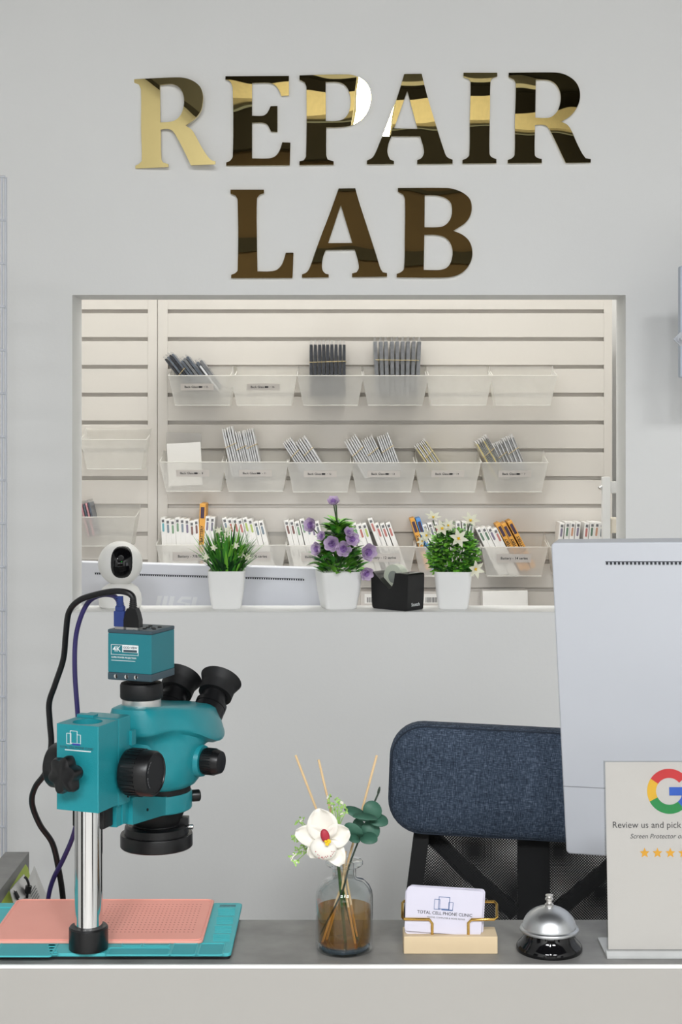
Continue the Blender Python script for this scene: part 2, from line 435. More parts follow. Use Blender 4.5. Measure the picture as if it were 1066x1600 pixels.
# made-up window frame around the fill light, its mullions added to stripe chrome reflections
fr = MB()
for a_, b_ in (((-1.42, -5.0, 1.32), (-1.32, -4.9, 2.42)), ((1.92, -5.0, 1.32), (2.02, -4.9, 2.42)), ((-1.32, -5.0, 1.32), (1.92, -4.9, 1.4)), ((-1.32, -5.0, 2.34), (1.92, -4.9, 2.42))): fr.span(a_, b_)
for x in (-.55, .3, 1.12): fr.span((x-.035, -4.925, 1.4), (x+.035, -4.9, 2.34))
struct('added_window_frame', fr, m_dark)
struct('added_reflection_slab_1', MB().span((XL, -2.6, 0), (XL+.04, -1.7, 2.1)), m_brown)  # these three unseen slabs are added for stripes mirrored in the chrome pole
struct('added_reflection_slab_2', MB().span((XR-.04, -1.6, 0), (XR, -.6, 2.1)), m_dark)
struct('added_reflection_slab_3', MB().span((XL, .2, 0), (XL+.04, .9, 2.1)), m_dark)
# back room
struct('wall_back', MB().span((-1.6, 4.32, 0), (1.0, 4.42, 4.15)), m_wall)
struct('wall_backroom_left', MB().span((-1.7, YWB, 0), (-1.6, 4.42, 4.15)), m_wall)
struct('wall_backroom_right', MB().span((.78, YWB, 0), (.88, 4.32, 4.15)), m_wall)
struct('ceiling_backroom', MB().span((-1.7, YWB, 4.15), (1.0, 4.42, 4.25)), m_wall)

def fixture(i, loc, sx, sy, pw, colr, where, room):
    t = thing('ceiling_lamp', 'slim white linear lamp hanging %s over the %s' % ({'middle': 'above the middle', 'left': 'on the side near the wire grid', 'right': 'on the side near the display panel', 'rear': 'as added light at the rear wall'}[where] if room == 'shop' else {'left': 'towards the webcam end', 'right': 'towards the post end'}[where], 'shop floor' if room == 'shop' else 'slatted back room'), 'lamp', loc)
    h = MB().span((-sx/2-.01, -sy/2-.01, .008), (sx/2+.01, sy/2+.01, .05), bev=.004); h.build('housing', m_trimw, t)
    top = (CEIL if room == 'shop' else 4.15)-loc[2]
    r = MB()
    for yy in (-sy*.35, sy*.35): r.cyl((0, yy, .05), (0, yy, top), .003, n=6)
    r.build('suspension', m_steel, t)
    l = lamp('lamp_tube', (0, 0, 0), sx, sy, pw, colr); l.parent = t
    if where == 'rear':
        d = Vector((.3, -5, 3.6))-Vector(loc); t.rotation_euler = d.to_track_quat('-Z', 'Y').to_euler()
    if room != 'shop':
        t.rotation_euler = Vector((0, .8, -2.2)).to_track_quat('-Z', 'Y').to_euler()
for i, a in enumerate(LAMPS): fixture(i, *a, 'shop')
for i, a in enumerate(BACKLAMPS): fixture(i, *a, 'back')

# ------------------------------------------------------------------ gold letters
LET = [
 ('R', (195, 100), 3.948, [[(55,92),(320,88),(380,95),(430,115),(470,150),(488,200),(487,250),(475,300),(440,345),(380,386),(420,415),(445,455),(480,520),(520,580),(545,605),(567,612),(567,630),(415,633),(395,590),(365,530),(330,465),(305,425),(285,410),(255,404),(224,408),(228,590),(240,612),(272,622),(273,640),(65,645),(65,628),(90,615),(105,595),(100,400),(98,160),(85,125),(55,113)],
   [(217,132),(290,128),(330,143),(355,170),(370,215),(368,270),(350,320),(320,350),(280,362),(221,364)]], (-1.0, -7.5), 'first of the upper line, pale'),
 ('E', (195, 100), 3.948, [[(622,78),(1013,75),(1013,196),(966,198),(958,175),(940,145),(915,124),(880,117),(786,119),(786,321),(850,321),(875,308),(890,285),(900,262),(942,260),(942,420),(903,418),(893,395),(877,372),(850,363),(786,363),(786,583),(890,583),(925,572),(950,545),(965,510),(972,484),(1022,486),(1018,625),(627,628),(627,608),(650,598),(667,570),(667,160),(655,115),(640,102),(622,98)]], (.35, 0.3), 'second of the upper line'),
 ('P', (455, 100), 3.948, [[(52,72),(340,66),(400,76),(450,105),(480,145),(492,200),(485,260),(460,315),(420,355),(370,380),(310,390),(217,392),(217,560),(225,590),(262,602),(262,622),(52,625),(52,602),(78,595),(92,570),(95,150),(85,115),(52,98)],
   [(213,112),(290,113),(330,130),(355,165),(367,220),(362,280),(345,320),(315,345),(270,353),(214,353)]], (.1, .1), 'third of the upper line, glinting'),
 ('A', (455, 100), 3.948, [[(698,63),(805,62),(840,200),(900,400),(945,540),(962,575),(996,592),(996,616),(778,618),(778,595),(805,580),(819,550),(815,510),(805,475),(796,447),(620,447),(605,480),(594,530),(597,560),(610,590),(634,600),(634,618),(468,619),(468,597),(500,580),(520,550),(545,490),(580,405),(620,300),(660,190)],
   [(717,166),(635,398),(780,402)]], (-.1, 0.0), 'fourth of the upper line'),
 ('I', (700, 100), 4.442, [[(108,63),(342,63),(342,88),(310,100),(296,122),(292,300),(288,620),(300,645),(336,662),(336,690),(101,692),(101,668),(130,655),(148,630),(152,400),(157,130),(145,105),(108,92)]], (0, 0.4), 'fifth of the upper line'),
 ('R', (700, 100), 4.442, [[(422,63),(700,60),(780,65),(840,88),(890,130),(915,190),(912,260),(885,320),(845,365),(785,402),(830,425),(860,470),(890,540),(930,620),(955,655),(991,662),(990,685),(818,688),(790,630),(750,545),(710,465),(685,432),(655,422),(604,424),(602,630),(615,650),(651,662),(651,688),(415,690),(415,668),(445,655),(463,630),(465,400),(471,140),(460,110),(422,92)],
   [(610,110),(690,112),(735,130),(765,165),(782,215),(778,280),(755,335),(715,370),(670,377),(606,374)]], (-.25, .2), 'last of the upper line'),
 ('L', (345, 280), 3.948, [[(61,66),(267,66),(267,88),(240,98),(224,125),(224,400),(227,569),(300,569),(345,560),(375,530),(392,490),(402,454),(449,454),(443,610),(65,611),(65,590),(90,580),(105,560),(105,130),(92,102),(61,90)]], (.3, 0.2), 'first of the lower line'),
 ('A', (345, 280), 3.948, [[(728,58),(830,57),(850,130),(905,300),(960,470),(985,550),(1000,575),(1026,580),(1026,602),(811,605),(811,582),(838,575),(852,550),(848,510),(838,470),(827,435),(648,438),(632,480),(625,520),(628,560),(645,582),(666,588),(666,606),(502,608),(502,588),(530,575),(550,545),(580,460),(620,350),(670,220)],
   [(741,160),(663,395),(812,394)]], (0, -.3), 'middle of the lower line'),
 ('B', (560, 280), 5.33, [[(330,75),(740,75),(810,88),(880,120),(930,170),(945,240),(930,310),(890,365),(840,400),(790,430),(860,460),(915,505),(945,570),(947,650),(920,720),(870,775),(800,808),(700,820),(320,818),(320,790),(355,775),(380,745),(387,500),(388,170),(375,130),(330,105)],
   [(553,135),(650,137),(720,155),(765,190),(780,240),(775,310),(745,365),(700,395),(640,402),(551,402)], [(550,464),(650,466),(720,485),(765,530),(785,600),(775,680),(740,735),(690,755),(620,758),(544,756)]], (-.1, .2), 'last of the lower line'),
]
for ch, org, sc, loops, (tx, tz), where in LET:
    Yl = YW-.004
    L2 = []
    for lp in loops:
        q = [((org[0]+x/sc-HX)*Yl/F, (HY-(org[1]+y/sc))*Yl/F) for x, y in lp]
        L2.append(hermite([Vector((a, b, 0)) for a, b in q]))
    xs = [p.x for p in L2[0]]; ys = [p.y for p in L2[0]]; c = Vector(((min(xs)+max(xs))/2, (min(ys)+max(ys))/2, 0))
    vs, fs = shape([[(p-c) for p in lp] for lp in L2], .005)
    mb = MB(Matrix.Rotation(PI/2, 4, 'X')); mb.add(vs, fs)
    o = mb.build('sign_letter', m_gold, sharp=30)
    o.location = (c.x, Yl, H+c.y)
    o.rotation_euler = (R_(tx), 0, R_(tz))
    if abs(tz) > 3: o.location.y -= .007
    tag(o, 'gold mirror letter %s on the wall, %s' % (ch, where), 'sign letter', 'gold mirror letters over the opening')

# ------------------------------------------------------------------ slatwall
YS = 4.21; KS = F/YS
def SX(px): return (px-HX)/KS
def SZ(py): return H+(HY-py)/KS
def slatpanel(xa, xb, ga, gb, label):
    t = thing('slatwall_panel', label, 'wall panel', ((xa+xb)/2, YS+.02, SZ(960)))
    cx = (xa+xb)/2; zb = SZ(1500); zt = SZ(466)+.02; z0 = SZ(960)
    f = MB(); f.span((xa-cx, -.006, zb-z0), (xb-cx, .02, zt-z0)); f.build('backing', m_slat, t)
    MB().span((xa-cx, -.02, zb-z0), (ga-cx, -.006, zt-z0), bev=.0006).build('stile', m_slat, t)
    MB().span((gb-cx, -.02, zb-z0), (xb-cx, -.006, zt-z0), bev=.0006).build('stile', m_slat, t)
    s = MB(); g = [486.5+43.45*i for i in range(-1, 24)]
    for i in range(len(g)-1):
        za = SZ(g[i]+3.0)-z0; zc = SZ(g[i+1]-3.0)-z0
        if za > zt-z0: za = zt-z0
        s.span((ga-cx, -.02, zc), (gb-cx, -.006, za), bev=.001)
    s.build('slats', m_slat, t)
    return t
slatpanel(SX(-40), SX(246)-.0008, SX(-20), SX(231), 'white slatted wall panel, narrow section beside the webcam end of the opening')
slatpanel(SX(246)+.0008, SX(957), SX(262), SX(944), 'white slatted wall panel, wide section carrying most of the plastic bins')

# ------------------------------------------------------------------ bins
BW, BBW, BH, BD, BBH = .178, .146, .079, .105, .112
def make_tray():
    mb = MB(); tw = .0012
    fy = -BD; fb = -BD+.018   # front rim / front bottom
    def wallq(q, n_=None): mb.add(q, [[0, 1, 2, 3]])
    h = .5
    A = [(-BW*h, 0, BBH-.004), (BW*h, 0, BBH-.004), (BBW*h, 0, 0), (-BBW*h, 0, 0)]             # back
    Fq = [(-BW*h, fy, BH), (BW*h, fy, BH), (BBW*h, fb, 0), (-BBW*h, fb, 0)]
    wallq(A); wallq(Fq)
    wallq([(-BBW*h, 0, 0), (BBW*h, 0, 0), (BBW*h, fb, 0), (-BBW*h, fb, 0)])
    for s_ in (-1, 1):
        mb.add([(s_*BW*h, 0, BBH), (s_*BW*h, -.022, BBH-.006), (s_*BW*h, -.035, BBH-.02), (s_*BW*h, fy, BH), (s_*BBW*h, fb, 0), (s_*BBW*h, 0, 0)], [[0, 1, 2, 3, 4, 5]])
    o = mb.build('tray', m_bin)
    md = o.modifiers.new('smooth', 'EDGE_SPLIT')
    rim = MB()
    rim.tube([(-BW*h, -.035, BBH-.02), (-BW*h, fy+.003, BH), (-BW*h+.003, fy, BH), (BW*h-.003, fy, BH), (BW*h, fy+.003, BH), (BW*h, -.035, BBH-.02)], .0016, n=6)
    rim.tube([(-BBW*h, fb, 0), (BBW*h, fb, 0)], .0012, n=6)
    rm = rim.build('rim', m_rim)
    return o, rm
m_rim = clearmat('bin_rim_plastic', (250, 249, 246), gloss=.03, solid=.6, rough=.25, solid_rgb=(252, 251, 248), fk=.3)
tray_o, rim_o = make_tray()
tray_used = [False]
def bin_at(px, py_rim, label, txt=None, tw=None, lx=0, group='frosted bins hooked on the slatted panels', lcol=None, big=False):
    """px = centre of the front rim, py_rim = its height in the frame"""
    Yf = YS-BD
    p = P(px, py_rim, Yf); loc = (p.x, YS-.0015, p.z-BH)
    t = thing('storage_bin', label, 'bin', loc, group=group)
    for src in (tray_o, rim_o):
        if not tray_used[0]: c = src
        else: c = src.copy(); COL.objects.link(c)
        c.parent = t
    tray_used[0] = True
    if txt:
        lw = (.092 if big else .088); lh = (.024 if big else .018)
        # front wall plane slopes from (fy,BH) down to (fb,0)
        zc = BH*.62
        yc = -BD+.018*(1-zc/BH)-.0022
        tilt = math.atan2(.018, BH)
        M = Matrix.Translation((lx, yc, zc)) @ Matrix.Rotation(PI/2+tilt, 4, 'X')
        lb = MB(M); lb.box((0, 0, 0), (lw, lh, .0006)); lo = lb.build('label_card', m_labelp, t)
        M2 = M @ Matrix.Translation((0, 0, .0006))
        if big:
            text('lettering', txt, M2, m_black_print, lo, width=(.064 if 'SE' in txt else .072), bold=.012)
        else:
            a, b = txt
            def ex(mb):
                mb.box((.0085, 0, 0), (.009, .0046, .0001)); mb.box((.0142, 0, 0), (.0010, .0028, .0001)); mb.box((.019, 0, 0), (.0024, .0008, .0001))
                v2, f2 = text_data(b, None, .0072, bold=.012); mb.add([Vector(v)+Vector((.0260, 0, 0)) for v in v2], f2)
            text('lettering', a, M2 @ Matrix.Translation((-.0155, 0, 0)), m_black_print, lo, width=.036, bold=.012)
            mbx = MB(M2); ex(mbx); mbx.build('symbol', m_black_print, lo)
    return t
BN = []
rowY = 587
row1 = [(315, 'frosted bin labelled Back Glass 15 in the top row, full of grey sleeves leaning over', ('Back Glass', '15'), -.012),
        (412, 'frosted bin labelled Back Glass 16 in the top row, empty', ('Back Glass', '16'), -.001),
        (516.5, 'unlabelled frosted bin in the top row holding the black upright sleeve stack', None, 0),
        (618, 'unlabelled frosted bin in the top row holding the silver upright sleeve stack', None, 0),
        (718, 'empty unlabelled frosted bin in the top row beside the silver sleeves', None, 0),
        (819, 'empty unlabelled frosted bin at the post end of the top row', None, 0)]
for px, lb, tx, lx in row1: bin_at(px, rowY, lb, tx, lx=lx)
row2 = [(301, 722, 'frosted bin labelled Back Glass 8 holding white envelopes', ('Back Glass', '8')),
        (399, 722, 'frosted bin labelled Back Glass 11 with three bundles of white sleeves', ('Back Glass', '11')),
        (500.5, 723, 'frosted bin labelled Back Glass 12 with two bundles of white sleeves', ('Back Glass', '12')),
        (600, 723, 'frosted bin labelled Back Glass 13 with three bundles fanning out', ('Back Glass', '13')),
        (700, 723, 'frosted bin labelled Back Glass 14 with one yellowish bundle', ('Back Glass', '14')),
        (805, 723, 'frosted bin labelled Back Glass 7 at the end of the middle row', ('Back Glass', '7'))]
for i, (px, py, lb, tx) in enumerate(row2): bin_at(px, py, lb, tx, lx=0)
row3 = [(296, 852, 'frosted bin labelled Battery 7/8/SE in the bottom row', 'Battery - 7/8/SE', 0.001),
        (396, 852, 'frosted bin labelled Battery X series behind the grassy potted plant', 'Battery - X series', .0),
        (498, 853, 'frosted bin labelled Battery behind the lilac rose plant', 'Battery - 11 series', 0),
        (598, 854, 'frosted bin labelled Battery 12 series behind the tape dispenser', 'Battery - 12 series', 0),
        (700, 855, 'frosted bin behind the lily plant holding orange and blue boxes', None, 0),
        (805, 855, 'frosted bin labelled Battery 14 series in the bottom row', 'Battery - 14 series', -.002),
        (912, 855, 'frosted bin in the bottom row partly hidden by the large white monitor', None, 0)]
for px, py, lb, tx, lx in row3: bin_at(px, py, lb, tx, lx=lx, big=True)
bin_at(177, 687, 'empty frosted bin high on the narrow slatted section beside the opening edge')
bin_at(160, 808, 'frosted bin with pink-backed sleeves above the webcam')

# ------------------------------------------------------------------ bundles of sleeves
m_plate = {'grey': mat('grey_back_glass', (92, 100, 112), .3, var=.25, scale=60), 'dark': mat('dark_back_glass', (40, 43, 50), .2, var=.3, scale=80),
           'silver': mat('silver_back_glass', (120, 122, 126), .3, var=.2, scale=80), 'pale': mat('pale_back_glass', (226, 228, 232), .4, var=.06, scale=60),
           'yellow': mat('yellow_back_glass', (222, 200, 96), .4, var=.15, scale=60), 'mix': mat('charcoal_back_glass', (70, 66, 60), .3, var=.3, scale=80),
           'pink': mat('pink_back_glass', (206, 150, 158), .4, var=.3, scale=80)}
m_band_r = mat('rubber_band', (206, 186, 140), .6, var=.05)
def bundle(px, py, wpx, lean, n, hgt, label, plate='pale', sl=None, dep=.07, yoff=-.046, fan=0.0, curve=True, bandh=.62, group='bundles of bagged back glass in the bins', topj=.004):
    """px,py: top centre in the frame at the depth of the bin; lean in degrees, positive tips the top to the left"""
    Y = YS+yoff-dep*.5; top = P(px, py, Y)
    a = R_(lean); d = Vector((-math.sin(a), 0, math.cos(a)))
    base = top-d*hgt; base.y = YS+yoff
    t = thing('sleeve_bundle', label, 'bundle', base, (0, -a, 0), group)
    W = wpx*Y/F*math.cos(a)*1.02; tw = W/n
    for i in range(n):
        x = -W/2+tw*(i+.5); h = hgt-random.random()*topj; f_ = fan*(i-(n-1)/2)
        R = Matrix.Rotation(f_+random.uniform(-.006, .006), 3, 'Y')
        s = MB()
        th = tw*.80; dd = dep*random.uniform(.93, 1)
        # soft bag: pinched top
        pr = [(-th/2, 0), (th/2, 0), (th/2*1.0, h*.8), (th*.25, h), (-th*.25, h*.995), (-th/2, h*.8)]
        s.prism(pr, (0, -dd/2, 0), (1, 0, 0), (0, 0, 1), (0, 1, 0), dd)
        s.v = [R @ v+Vector((x, 0, 0)) for v in s.v]
        so = s.build('sleeve', sl or m_sleeve, t)
        g = MB(); pw_ = th*(.86 if sl else .30)
        g.box((0, -.0006, h*.47), (pw_, dd+.0012, h*.9), bev=0); g.v = [R @ v+Vector((x+th*.04, 0, 0)) for v in g.v]
        g.build('glass_panel', m_plate[plate] if not isinstance(plate, (list, tuple)) else m_plate[plate[i % len(plate)]], so)
    if bandh:
        b = MB(); z = hgt*bandh; q = rrect(W*.98, dep*1.03, .003, 3)
        b.tube([(x, y, z+.004*math.sin(x*60)) for x, y in q], .0009, n=6, closed=True); b.build('rubber_band', m_band_r, t)
    return t
# top row, first bin: leaning grey sleeves
bundle(260, 552, 22, 38, 4, .118, 'grey sleeve bundle with a pale blue strip, at the outer end of the top row', ['dark', 'grey', 'dark', 'grey'], m_sleevec, bandh=.45)
bundle(284, 556, 20, 38, 3, .108, 'grey sleeve bundle, second from the outer end of the top row', ['grey', 'silver'], m_sleevec, bandh=0)
bundle(305, 562, 22, 37, 3, .1, 'silvery sleeve bundle, third from the outer end of the top row', ['silver', 'grey'], m_sleevec, bandh=0)
bundle(311, 566, 10, 37, 2, .092, 'slim silvery sleeve pair closing the leaning group in the top row', ['pale', 'silver'], m_sleevec, bandh=0, yoff=-.05)
bundle(512, 531, 57, 0, 9, .155, 'upright stack of black glass panels in clear sleeves, tied with a yellow band', 'dark', m_sleevec, dep=.075, bandh=.62, topj=.0005)
bundle(621, 526, 68, 0, 9, .158, 'upright stack of silver glass panels in clear sleeves, fanned at the top', 'silver', m_sleevec, dep=.075, bandh=.6, topj=.0005, fan=.012)
# middle row
bundle(354, 667, 19, 13, 5, .135, 'tallest white sleeve bundle in the Back Glass 11 bin')
bundle(371, 673, 17, 13, 5, .125, 'middle white sleeve bundle in the Back Glass 11 bin')
bundle(387, 670, 17, 12, 5, .128, 'white sleeve bundle nearest the Back Glass 12 bin, inside the Back Glass 11 bin')
bundle(447, 687, 20, 33, 5, .118, 'white sleeve bundle overhanging the side of the Back Glass 12 bin')
bundle(468, 684, 22, 32, 5, .118, 'white sleeve bundle in the middle of the Back Glass 12 bin')
bundle(546, 683, 26, 30, 6, .12, 'white sleeve bundle leaning furthest in the Back Glass 13 bin')
bundle(572, 683, 22, 26, 6, .115, 'white sleeve bundle in the middle of the Back Glass 13 bin')
bundle(597, 678, 22, 20, 6, .115, 'smooth white sleeve bundle nearest the Back Glass 14 bin, inside the Back Glass 13 bin')
bundle(655, 690, 25, 34, 7, .115, 'yellowish sleeve bundle in the Back Glass 14 bin', ['yellow', 'pale'])
bundle(751, 684, 26, 30, 6, .122, 'yellow and charcoal sleeve bundle in the Back Glass 7 bin', ['yellow', 'mix', 'mix'])
bundle(776, 690, 18, 25, 6, .105, 'white and grey sleeve bundle in the middle of the Back Glass 7 bin', ['pale', 'mix'])
bundle(793, 681, 20, 22, 6, .115, 'white sleeve bundle closest to the post in the Back Glass 7 bin', ['pale', 'silver'])
bundle(131, 782, 16, 14, 4, .1, 'pink-backed sleeve bundle above the webcam', ['pink', 'grey'], m_sleevec, bandh=0)
# envelopes in the Back Glass 8 bin
for (x0, x1, y0, h, a, yo, lab, m) in ((258, 312, 676, .135, 2, -.03, 'large clear plastic bag standing at the back of the Back Glass 8 bin', m_sleevec), (264, 317, 692, .115, -3, -.06, 'white card envelope standing in the Back Glass 8 bin', m_boxw)):
    Y = YS+yo; c = P((x0+x1)/2, y0, Y); wd = (x1-x0)*Y/F
    o = MB().box((0, 0, h/2), (wd, .006, h), bev=.001).build('envelope', m); o.location = (c.x, Y, c.z-h); o.rotation_euler = (0, R_(a), 0)
    tag(o, lab, 'envelope', 'envelopes in the Back Glass 8 bin')

# ------------------------------------------------------------------ battery boxes
pal = {'cyan': (96, 178, 190), 'greyblue': (120, 138, 152), 'green': (118, 158, 120), 'lime': (178, 200, 92), 'violet': (120, 108, 136), 'brown': (120, 78, 72), 'red': (196, 108, 100), 'grey': (110, 116, 122), 'orange': (206, 144, 110), 'pine': (84, 120, 92)}
m_mark = {k: mat('mark_'+k, tuple(int(c_*.78+170*.22) for c_ in v), .5, var=.03) for k, v in pal.items()}
bxp = {}
def battery(px, py, lean, kind, colr, label, h=.150, wd=.0128, yo=-.045):
    dep = .075; Y = YS+yo-dep/2; top = P(px, py, Y); a = R_(lean); d = Vector((-math.sin(a), 0, math.cos(a)))
    base = top-d*h; base.y = YS+yo
    t = thing('battery_box', label, 'battery box', base, (0, -a, 0), 'battery boxes in the bottom row of bins')
    body = {'w': m_boxw, 'o': m_orange, 'b': m_bluebox}[kind]
    key = (kind, colr, h, wd)
    if key not in bxp:
        a_ = MB().box((0, 0, h/2), (wd, dep, h), bev=.0008, seg=1).build('carton', body)
        f = -dep/2-.0004
        if kind == 'w':
            mk = MB(FACE); q = rrect(wd*.42, .023, wd*.2, 4); mk.prism(q, (0, h-.026, -f), (1, 0, 0), (0, 1, 0), (0, 0, 1), .0003)
            b_ = mk.build('colour_mark', m_mark[colr])
            pr = MB(FACE); pr.box((0, h-.0085, -f+.0003), (wd*.5, .007, .0003))
            for k in range(4): pr.box((0, .062-.0045*k, -f+.0003), (wd*.3, .0018, .0003))
            c_ = pr.build('print', m_grey_print)
        else:
            mk = MB(FACE); mk.box((0, h-.024, -f), (wd*.62, .03, .0004)); b_ = mk.build('colour_mark', mat('mark_dark_violet', (66, 48, 70), .5))
            M = Matrix.Translation((0, f-.0003, h*.52)) @ FACE @ Matrix.Rotation(PI/2, 4, 'Z')
            c_ = text('print', 'BATTERY', M, m_black_print, None, width=.045, bold=.02)
        bxp[key] = (a_, b_, c_); first = True
    else: first = False
    for src in bxp[key]:
        c = src if first else src.copy()
        if not first: COL.objects.link(c)
        c.parent = t
    return t
ordw = ['first', 'second', 'third', 'fourth', 'fifth', 'sixth', 'seventh', 'eighth', 'ninth', 'tenth']
def row(binname, items, lean, **kw):
    cnt = {}
    for px, py, kind, colr in items:
        pass
    for i, (px, py, kind, colr) in enumerate(items):
        nm = {'w': 'white battery box with %s mark' % colr, 'o': 'orange battery box', 'b': 'blue battery box'}[kind]
        l_ = lean[i] if isinstance(lean, list) else lean
        battery(px, py, l_, kind, colr, '%s, %s from webcam side, %s bin' % (nm, ordw[i], binname), **kw)
row('Battery 7/8/SE', [(254.5, 809, 'w', 'cyan'), (262, 811, 'w', 'greyblue'), (269.5, 812, 'w', 'green'), (277, 809, 'w', 'green'), (284.5, 810, 'w', 'greyblue'), (292, 811, 'w', 'violet'), (299.5, 814, 'w', 'brown'), (306.5, 812, 'w', 'brown')], 3)
battery(317, 787, -2, 'o', '', 'tall orange battery box standing beside the white ones behind the grassy plant', h=.17, wd=.016)
row('grass-hidden Battery 7/8/SE', [(325, 807, 'w', 'violet'), (332.5, 808, 'w', 'violet')], -4, h=.15)
row('Battery X series', [(350, 809, 'w', 'greyblue'), (358, 810, 'w', 'red'), (366, 810, 'w', 'red'), (374, 811, 'w', 'red'), (382, 809, 'w', 'lime'), (390, 811, 'w', 'lime'), (399, 815, 'w', 'greyblue'), (407, 814, 'w', 'greyblue')], 14, h=.145)
row('half-hidden Battery', [(447, 813, 'w', 'brown'), (455, 813, 'w', 'brown'), (463.5, 815, 'w', 'green'), (471.5, 811, 'w', 'green'), (479.5, 814, 'w', 'greyblue'), (487, 815, 'w', 'violet'), (494.5, 815, 'w', 'grey')], 13, h=.145)
row('Battery 12 series', [(553, 818, 'w', 'green'), (561, 819, 'w', 'red'), (568.5, 818, 'w', 'lime'), (578, 810, 'w', 'red'), (588, 818, 'w', 'red'), (597, 818, 'w', 'red'), (606, 817, 'w', 'red')], [17, 17, 18, 21, 20, 20, 20], h=.142)
row('lily-hidden', [(644, 810, 'o', ''), (653, 810, 'b', ''), (663, 820, 'w', 'grey'), (671, 817, 'w', 'grey'), (680, 817, 'w', 'red'), (716, 815, 'w', 'grey'), (726, 815, 'w', 'grey'), (737, 815, 'w', 'grey')], [18, 18, 18, 18, 15, 5, 2, -2], h=.145)
row('Battery 14 series', [(747, 825, 'w', 'pine'), (755, 824, 'w', 'pine'), (764, 824, 'w', 'violet'), (773, 826, 'w', 'red'), (778, 818, 'o', ''), (787, 818, 'o', ''), (796, 814, 'o', '')], [26, 26, 26, 26, 28, 28, 28], h=.142)
row('monitor-hidden', [(879, 817, 'w', 'violet'), (888, 816, 'w', 'pine'), (896, 816, 'w', 'orange'), (904.5, 816, 'w', 'violet'), (918, 817, 'w', 'red'), (926.5, 816, 'w', 'pine'), (934, 816, 'w', 'orange'), (941.5, 817, 'w', 'grey')], -6, h=.145)
# row under the bins: barcode boxes and a plain carton on hooks
for px, lab in ((583, 'small grey carton with a barcode label behind the lilac rose plant'), (675, 'small grey carton with a barcode label between dispenser and lily plant')):
    Y = YS-.06; p = P(px, 924, Y); t = thing('barcode_carton', lab, 'carton', (p.x, Y+.03, p.z-.11), group='barcode cartons under the bottom row of bins')
    MB().box((0, 0, .055), (.066, .06, .11), bev=.001).build('carton', m_labelp, t)
    l = MB(FACE).box((0, .09, .0306), (.046, .026, .0004)).build('label_card', m_boxw, t)
    b = MB(FACE); x = -.016
    while x < .016:
        wv = random.choice((.0006, .0012, .0018)); b.box((x, .087, .031), (wv, .014, .0002)); x += wv+.0012
    b.build('barcode', m_black_print, l)
p = P(789, 922, YS-.06); o = MB().box((0, 0, -.045), (.122, .07, .09), R=Matrix.Rotation(R_(-1), 3, 'Y'), bev=.002).build('plain_carton', m_boxw); o.location = (p.x, YS-.045, p.z)
tag(o, 'plain white carton at the slatted panel below the Battery 14 series bin', 'carton')
# ledge that carries the cartons
o = MB().span((SX(520), YS-.12, SZ(968)-.045), (SX(900), YS-.001, SZ(968)-.032)).build('slat_shelf', m_slat)
tag(o, 'narrow white shelf hooked on the slatted panel under the cartons', 'shelf')

# white bracket post at the right end of the opening
t = thing('bracket_post', 'white bracket post with cross bar and short cream arm beside the slatted panel', 'bracket', (P(947, 745, 3.9).x, 3.9, 0))
zt = P(947, 745, 3.9).z
MB().span((-.0098, -.012, 0.0), (.0098, .012, zt), bev=.001).build('post', m_trimw, t)
MB().span((.0098, .0, zt-.042), (.11, .014, zt-.012), bev=.001).build('cross_bar', m_trimw, t)
MB().box((.03, .04, zt-.125), (.05, .10, .035), R=Matrix.Rotation(R_(-18), 3, 'Z') @ Matrix.Rotation(R_(0), 3, 'X'), bev=.002).build('arm', mat('cream_arm', (226, 218, 202), .5), t)
MB().cyl((-.0098, 0, zt-.024), (-.016, -.002, zt-.03), .004, .006, n=12).build('bolt', m_chrome, t)

